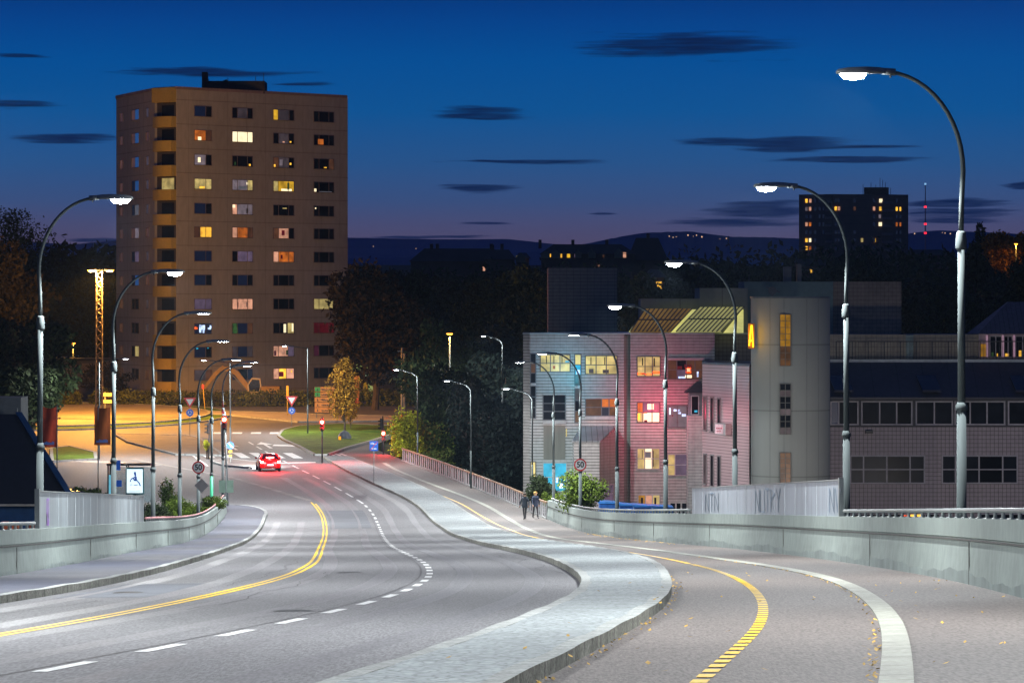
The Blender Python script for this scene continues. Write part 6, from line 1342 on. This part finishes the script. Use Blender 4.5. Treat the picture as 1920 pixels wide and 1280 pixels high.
for i, (px, Y, z, sc, src, lb) in enumerate(((1230, 420, 5, 1.0, T2, 'dark tree behind the dim skylight'), (1330, 480, 6, 1.0, T3, 'dark tree behind the roof volumes'), (1480, 470, 5.5, 1.05, T3, 'dark tree above the round stair tower'), (1600, 460, 4, 1.1, T2, 'dark tree above the roof block'), (1720, 450, 4, 1.15, T3, 'dark tree right of the roof block'), (1790, 430, 4, 1.0, T2, 'dark tree beside the nearest lamp post pole'), (1870, 440, 4, 1.1, T3, 'dark tree above the pavilion roof'), (1945, 430, 4, 1.2, T2, 'dark tree at the right edge'), (1130, 520, 8, 1.0, T3, 'dark tree right of the lift tower'))):
    use(copy_tree(src), px, 0, Y, lb, group=gr, sc=sc, rz=i*.9+1, z=z)
# bare topped tree against the sky at the far left
t = make_tree(8, 5.5, 4.5, 5, 2600, .22, LD, 30, .3, 'sparse_tree'); use(t, 30, 0, 520, 'thin crowned tree with fine twigs against the sky at the far left', sc=1.0, z=CZ-(485-YH)/F*520-5)
t = make_tree(9, 2.6, 8.5, 1, 5000, .4, LD, 16, .3, 'poplar_tree'); use(t, 1826, 0, 640, 'tall narrow poplar silhouette between lamp post and the orange lit tree', z=CZ-(392-YH)/F*640-17)
t = make_tree(10, 5, 4.5, 3, 6000, .35, LOR, 16, .3, 'orange_lit_tree'); use(t, 1888, 0, 620, 'tree lit orange by a hidden street lamp near the right edge', z=CZ-(540-YH)/F*620)  # orange lamplight is put into the leaf colour
orange_lamp(pxX(1905, 612), 612, CZ-(560-YH)/F*612, 9, 2200, 'small orange street lamp in front of the orange lit tree near the right edge')
# autumn tree in front of the tower's foot
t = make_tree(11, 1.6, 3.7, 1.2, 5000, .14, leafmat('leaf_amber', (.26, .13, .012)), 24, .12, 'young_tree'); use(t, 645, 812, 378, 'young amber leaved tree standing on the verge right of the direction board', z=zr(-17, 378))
t = make_tree(12, 1.0, 2.2, .8, 1200, .11, leafmat('leaf_amber', 0), 10, .06, 'young_tree'); use(t, 657, 812, 382, 'thin sapling just right of the young amber tree', z=zr(-16, 382))
# yellow-green bushes by the path
def bush(seed, px, ybase, Y, w, h, n, size, lm, label, name='bush', z=None, k=14):
    rng = np.random.RandomState(seed); bl = crown_blobs(rng, w, h, h*.85, k, .42); me = leaves(rng, bl, n, size, shell=.5); me.materials.append(lm)
    t = empty(name, (pxX(px, Y), Y, (CZ-(ybase-YH)/F*Y) if z is None else z), label, 'bush'); o = bpy.data.objects.new('foliage', me); COL.objects.link(o); o.parent = t
    s = MB()
    for b in bl[:7]: s.tube([(b[0]*.1, b[1]*.1, -.8), (b[0]*.6, b[1]*.6, b[2]*.6), (b[0], b[1], b[2])], [.05, .035, .012], 5)
    s.build('stems', BARK, t); return t
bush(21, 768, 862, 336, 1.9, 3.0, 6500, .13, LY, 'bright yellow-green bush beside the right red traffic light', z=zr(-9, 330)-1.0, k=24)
bush(22, 800, 850, 342, 2.4, 3.3, 6500, .15, LG, 'tall green bush behind the yellow-green one', z=-.6, k=20)
bush(23, 832, 880, 330, 2.2, 2.4, 5000, .15, leafmat('leaf_mid', (.07, .10, .02)), 'darker green bush right of the yellow-green bush', z=-.9, k=16)
bush(24, 845, 900, 312, 2.2, 2.0, 4500, .14, LD, 'low dark bush behind the middle of the fence', z=-2.0)
bush(25, 1015, 950, 252, 1.5, 1.5, 3500, .12, LD, 'dark conifer-like bush before the cyan window', z=CZ-(955-YH)/F*252)
bush(26, 1088, 955, 226, 1.8, 1.5, 6500, .085, leafmat('leaf_olive', (.10, .15, .02)), 'rounded olive bush behind the parapet under the right speed sign', z=CZ-(958-YH)/F*226, k=20)
bush(27, 1032, 955, 247, .9, .8, 1800, .07, leafmat('leaf_olive', 0), 'small pale bush at the start of the parapet', z=CZ-(957-YH)/F*247)
bush(28, 168, 925, 262, 1.4, .95, 4500, .10, LG, 'leafy green bush between the banners and the bus shelter', z=zr(-29, 262)+.0)
bush(29, 315, 960, 236, .9, 1.3, 2600, .07, LG, 'dark spiky shrub beside the fourth lamp post', z=W3(315, 965, 236).z, k=10)
bush(30, 345, 970, 232, 1.5, .9, 5500, .06, leafmat('leaf_olive', 0), 'light green shrub patch along the pink handrail', z=W3(350, 975, 232).z)
bush(31, 395, 965, 240, 1.3, .7, 4200, .06, leafmat('leaf_olive', 0), 'low grassy shrub at the end of the left parapet', z=W3(395, 965, 240).z)
bush(32, 290, 980, 226, 1.4, .9, 3000, .07, LD, 'dark shrub just right of the left metal screen', z=W3(290, 985, 226).z)
bush(33, 388, 845, 330, .4, .6, 900, .06, LY, 'tiny bright green shrub by the unlit traffic light', z=W3(388, 842, 335).z)
bush(34, 205, 745, 455, 3.2, 2.4, 4000, .2, LO, 'brown bush at the foot of the lattice mast', z=W3(205, 745, 455).z)
# hedge along the tower block
def hedge(name, pts, h, w, n, size, lm, label):
    rng = np.random.RandomState(5); bl = []
    for (a, b) in zip(pts[:-1], pts[1:]):
        L_ = math.dist(a, b); k = int(L_/1.1)
        for i in range(k):
            f = i/k; bl.append((a[0]+(b[0]-a[0])*f, a[1]+(b[1]-a[1])*f, zr(a[0], a[1]+(b[1]-a[1])*f)+h*.5, 1.0, w, h*.55*(.9+.25*rng.rand())))
    me = leaves(rng, bl, n, size, shell=.8); me.materials.append(lm); o = bpy.data.objects.new(name, me); COL.objects.link(o); return tag(o, label, 'hedge')
hedge('hedge', [(-62, 436), (-50, 436)], 1.7, .8, 5000, .16, LH, 'clipped hedge left of the tower block behind the roundabout')
hedge('hedge', [(-48.5, 437), (-20, 437)], 1.7, .8, 11000, .16, LH, 'long clipped hedge in front of the tower block and excavator')
hedge('hedge', [(-18.5, 438), (2, 438)], 1.8, .8, 8000, .16, LH, 'hedge stretching under the big maple right of the direction board')
# far-off woods
def wood(name, x0, x1, Y0, Y1, n, size, label, lm, hgt=7, seed=3, zoff=0):
    rng = np.random.RandomState(seed); n2 = int(n/60); bl = []
    for i in range(n2):
        Y = Y0+(Y1-Y0)*rng.rand(); X = pxX(x0+(x1-x0)*rng.rand(), Y); s = hgt*(.6+.7*rng.rand()); bl.append((X, Y, terrain(X, Y)+s*.6+zoff, s*.6, s*.6, s*.8))
    me = leaves(rng, bl, n, size, shell=.7); me.materials.append(lm); o = bpy.data.objects.new(name, me); COL.objects.link(o); o['kind'] = 'stuff'; o['label'] = label; return o
wood('wood', 560, 1300, 560, 850, 42000, .8, 'dark wooded slope behind the central trees', LD, 6)
wood('wood', 1240, 2000, 560, 900, 34000, .9, 'dark wooded slope on the right behind the offices', LD, 8, 4)
wood('wood', 1250, 2000, 950, 1250, 22000, 1.3, 'far dark wood at the foot of the distant tower', LD, 5, 6, -3)
wood('wood', -120, 300, 560, 800, 24000, .9, 'dark wooded slope at the far left', LD, 8, 5, 3)
mb = MB(); rr = random.Random(9)
for px, py in [(1255, 443), (1262, 445), (1268, 444), (1290, 441), (1300, 443), (1306, 441), (1316, 444), (1350, 448), (1362, 447), (1715, 438), (1767, 436), (1772, 437), (1782, 438), (1693, 452), (1862, 442), (1840, 446), (700, 462), (780, 466)]:
    Y = 4250; x = pxX(px, Y); z = CZ-(py-YH)/F*Y; s = .3+.45*rr.random(); Yf = 4195; mb.box(pxX(px, Yf)-s, pxX(px, Yf)+s, Yf, Yf+.5, CZ-(py-YH)/F*Yf-s, CZ-(py-YH)/F*Yf+s)
o = mb.build('town_lights', mat('far_lamp', (.9, .7, .4), .5, emis=(1, .62, .3, 1), es=1.0)); o['kind'] = 'stuff'; o['label'] = 'tiny scattered house lights on the distant ridge'
# trimmings: fallen leaves in the gutters
rng = np.random.RandomState(12); V = []
def leafat(x, y, s, dz):
    z = zr(x, y)+dz+.012; a = rng.rand()*6.28; c, s_ = math.cos(a)*s, math.sin(a)*s; V.extend([(x-c, y-s_*1.5, z), (x+s_*.6, y-c*.6, z+.01), (x+c, y+s_*1.5, z+.025), (x-s_*.6, y+c*.6, z+.012)])
for i in range(230): y = 24+rng.rand()**2*90; leafat(float(WS(y))-.17-abs(rng.randn())*.06, y, .022+.02*rng.rand(), .0)
for i in range(120): y = 28+rng.rand()**1.5*60; leafat(float(MR(y))+.02+abs(rng.randn())*.08, y, .02+.02*rng.rand(), .0)
for i in range(45): y = 24+rng.rand()*50; leafat(float(WS(y))+.3+rng.rand()*(float(RW(y)-WS(y))-.4), y, .022+.02*rng.rand(), .0)
for i in range(26): y = 28+rng.rand()*60; leafat(float(MR(y))+rng.rand()*(float(WS(y)-MR(y))), y, .03+.02*rng.rand(), .0)
for i in range(120): y = 150+rng.rand()*60; leafat(float(RW(y))-.1-abs(rng.randn())*.25, y, .06, .0)
for i in range(14): y = 34+rng.rand()*40; leafat(float(ML(y))+.3+rng.rand()*2, y, .035, .15)
n = len(V)//4; me = bpy.data.meshes.new('fallen_leaves'); me.from_pydata(V, [], [tuple(range(4*i, 4*i+4)) for i in range(n)]); me.materials.append(mat('dead_leaf', (.45, .27, .04), .8, var=.5, scale=9))
o = bpy.data.objects.new('fallen_leaves', me); COL.objects.link(o); o['kind'] = 'stuff'; o['label'] = 'fallen yellow leaves along kerb band and median edge'

# ------------------------------------------------------------ people walking by the fence end
def person(px, Y, label, coat, trouser, hair, hairlong, rz=0, step=1, h=1.75):
    x = pxX(px, Y); t = empty('person', (x, Y, zr(x, Y)+.004), label, 'person', rz=rz); s = h/1.75
    V = {}; E_ = []; Rr = []; verts = []
    def v(p, r): verts.append(Vector(p)*s); Rr.append(r*s); return len(verts)-1
    pel = v((0, 0, .95), .15); wa = v((0, .0, 1.10), .135); ch = v((0, 0, 1.32), .165); nk = v((0, 0, 1.49), .06); hd0 = v((0, -.01, 1.56), .075); hd = v((0, -.02, 1.66), .095); ht = v((0, 0, 1.72), .06)
    E_ += [(pel, wa), (wa, ch), (ch, nk), (nk, hd0), (hd0, hd), (hd, ht)]
    for sx in (-1, 1):
        f = step*sx; hp = v((sx*.09, 0, .90), .095); kn = v((sx*.10, -.12*f-.04, .50), .062); an = v((sx*.10, -.24*f+.03, .10), .042); to = v((sx*.11, -.24*f-.14, .04), .035)
        E_ += [(pel, hp), (hp, kn), (kn, an), (an, to)]
        sh = v((sx*.18, 0, 1.42), .065); el = v((sx*.25, .10*f, 1.14), .048); wr = v((sx*.25, .16*f-.12, .92), .03); pm = v((sx*.25, .17*f-.16, .85), .032)
        E_ += [(ch, sh), (sh, el), (el, wr), (wr, pm)]
        for q in range(4): a = v((sx*.25+(q-1.5)*.018, .17*f-.19, .80-.004*q), .010); b = v((sx*.25+(q-1.5)*.018, .17*f-.185, .765), .009); E_ += [(pm, a), (a, b)]
        th = v((sx*.215, .17*f-.19, .83), .010); E_ += [(pm, th)]
    me = bpy.data.meshes.new('body'); me.from_pydata([tuple(q) for q in verts], E_, []); o = bpy.data.objects.new('body', me); COL.objects.link(o); o.parent = t
    md = o.modifiers.new('skin', 'SKIN'); me.skin_vertices
    if not me.skin_vertices: me.skin_vertices_add() if hasattr(me, 'skin_vertices_add') else None
    bpy.context.view_layer.objects.active = o
    for i, sv in enumerate(me.skin_vertices[0].data): sv.radius = (Rr[i], Rr[i]*(.8 if i in (0, 1, 2) else 1)); sv.use_root = (i == 0)
    o.modifiers.new('sub', 'SUBSURF').render_levels = 1
    m = bpy.data.materials.new('clothed_skin'); m.use_nodes = True; nt = m.node_tree; g = nt.nodes.new('ShaderNodeTexCoord'); sp_x = nt.nodes.new('ShaderNodeSeparateXYZ'); nt.links.new(g.outputs['Object'], sp_x.inputs[0]); rp = nt.nodes.new('ShaderNodeValToRGB'); mp = nt.nodes.new('ShaderNodeMath'); mp.operation = 'DIVIDE'; nt.links.new(sp_x.outputs[2], mp.inputs[0]); mp.inputs[1].default_value = 1.8*s; nt.links.new(mp.outputs[0], rp.inputs[0])
    rp.color_ramp.interpolation = 'CONSTANT'; el_ = rp.color_ramp.elements; el_[0].color = (.02, .02, .02, 1); el_[1].position = .05; el_[1].color = (*trouser, 1)
    for p_, c_ in ((.43, (.35, .2, .14)), (.505, coat), (.835, (.42, .26, .19))): e = el_.new(p_); e.color = (*c_, 1)
    nt.links.new(rp.outputs[0], nt.nodes['Principled BSDF'].inputs['Base Color']); nt.nodes['Principled BSDF'].inputs['Roughness'].default_value = .8; me.materials.append(m)
    cm = mat('coat_'+label.split()[2], coat, .85)
    rings = [[(math.cos(a)*w*s, math.sin(a)*w*.72*s, z*s) for a in [2*math.pi*k/14 for k in range(14)]] for z, w in ((.78, .20), (.95, .195), (1.1, .175), (1.32, .215), (1.44, .19), (1.49, .08))]
    MB().loft(rings).build('coat', cm, t, True)
    hr = MB(); rings = []
    for z, w, yy in (((1.48, .085, .03), (1.56, .10, .02)) if hairlong else ((1.60, .095, .03),)): rings.append((z, w, yy))
    rings += [(1.66, .112, .0), (1.73, .10, 0), (1.775, .05, 0)]
    hr.loft([[(math.cos(a)*w*s, (math.sin(a)*w+yy+.02)*s, z*s) for a in [2*math.pi*k/12 for k in range(12)]] for z, w, yy in rings]).build('hair', mat('hair_'+label.split()[2], hair, .7), t, True)
    fc = MB(); fc.tube([(0, -.10*s, 1.655*s), (0, -.128*s, 1.635*s)], [.012*s, .016*s], 6); fc.build('nose', mat('skin', (.42, .26, .19), .6), t)
    ey = MB(); [ey.box(sx*.035*s-.012, sx*.035*s+.012, -.112*s, -.10*s, 1.665*s, 1.68*s) for sx in (-1, 1)]; ey.box(-.022, .022, -.11*s, -.095*s, 1.598*s, 1.606*s); ey.build('eyes_and_mouth', BLACK, t)
    for sx in (-1, 1): MB().tube([(sx*.09*s, 0, 1.64*s), (sx*.112*s, .01, 1.65*s)], [.02, .03], 6).build('ear', mat('skin', 0), t)
    return t
person(1004, 244.5, 'person with blond hair in a dark blue jacket walking by the fence end', (.02, .03, .06), (.025, .025, .03), (.45, .26, .06), True, rz=R(15))
person(984, 243.0, 'person in dark clothes walking left of the blond person by the fence', (.03, .04, .055), (.02, .02, .025), (.05, .035, .025), False, rz=R(-165), step=-1)
t = empty('marker_lantern', (pxX(637, 360), 360, zr(-17, 360)+.14), 'small amber lantern beside the grey utility box on the green verge', 'lantern'); MB().tube([(0, 0, 0), (0, 0, .35)], .12, 8).build('lantern_body', em('lantern', (235, 150, 10), 1.), t); MB().tube([(0, 0, .35), (0, 0, .42)], [.13, .03], 8).build('cap', DARK, t)
t = empty('boulder', (pxX(646, 362), 362, zr(-16.5, 362)+.1), 'dark grey boulder at the foot of the young amber tree', 'boulder')
rng2 = np.random.RandomState(2); MB().loft([[(math.cos(a)*w*(1+.15*rng2.rand()), math.sin(a)*w*.8, z) for a in [2*math.pi*k/10 for k in range(10)]] for z, w in ((0, .62), (.3, .6), (.65, .4), (.85, .12))]).build('rock', mat('rock', (.13, .15, .18), .9, var=.3, scale=2), t)

# ------------------------------------------------------------ evening air round the whole place
hz = MB().box(-3500, 3500, -90, 10600, -85, 170).build('haze', None or bpy.data.materials.new('evening_air')); hz['kind'] = 'stuff'; hz['label'] = 'thin evening haze over the whole valley'
hm = hz.data.materials[0]; hm.use_nodes = True; nt = hm.node_tree
for n in list(nt.nodes):
    if n.type != 'OUTPUT_MATERIAL': nt.nodes.remove(n)
pv_ = nt.nodes.new('ShaderNodeVolumePrincipled'); pv_.inputs['Color'].default_value = (.55, .75, 1, 1); pv_.inputs['Density'].default_value = HAZE; pv_.inputs['Anisotropy'].default_value = .2
nt.links.new(pv_.outputs[0], [n for n in nt.nodes if n.type == 'OUTPUT_MATERIAL'][0].inputs['Volume'])
SC.cycles.volume_bounces = 0
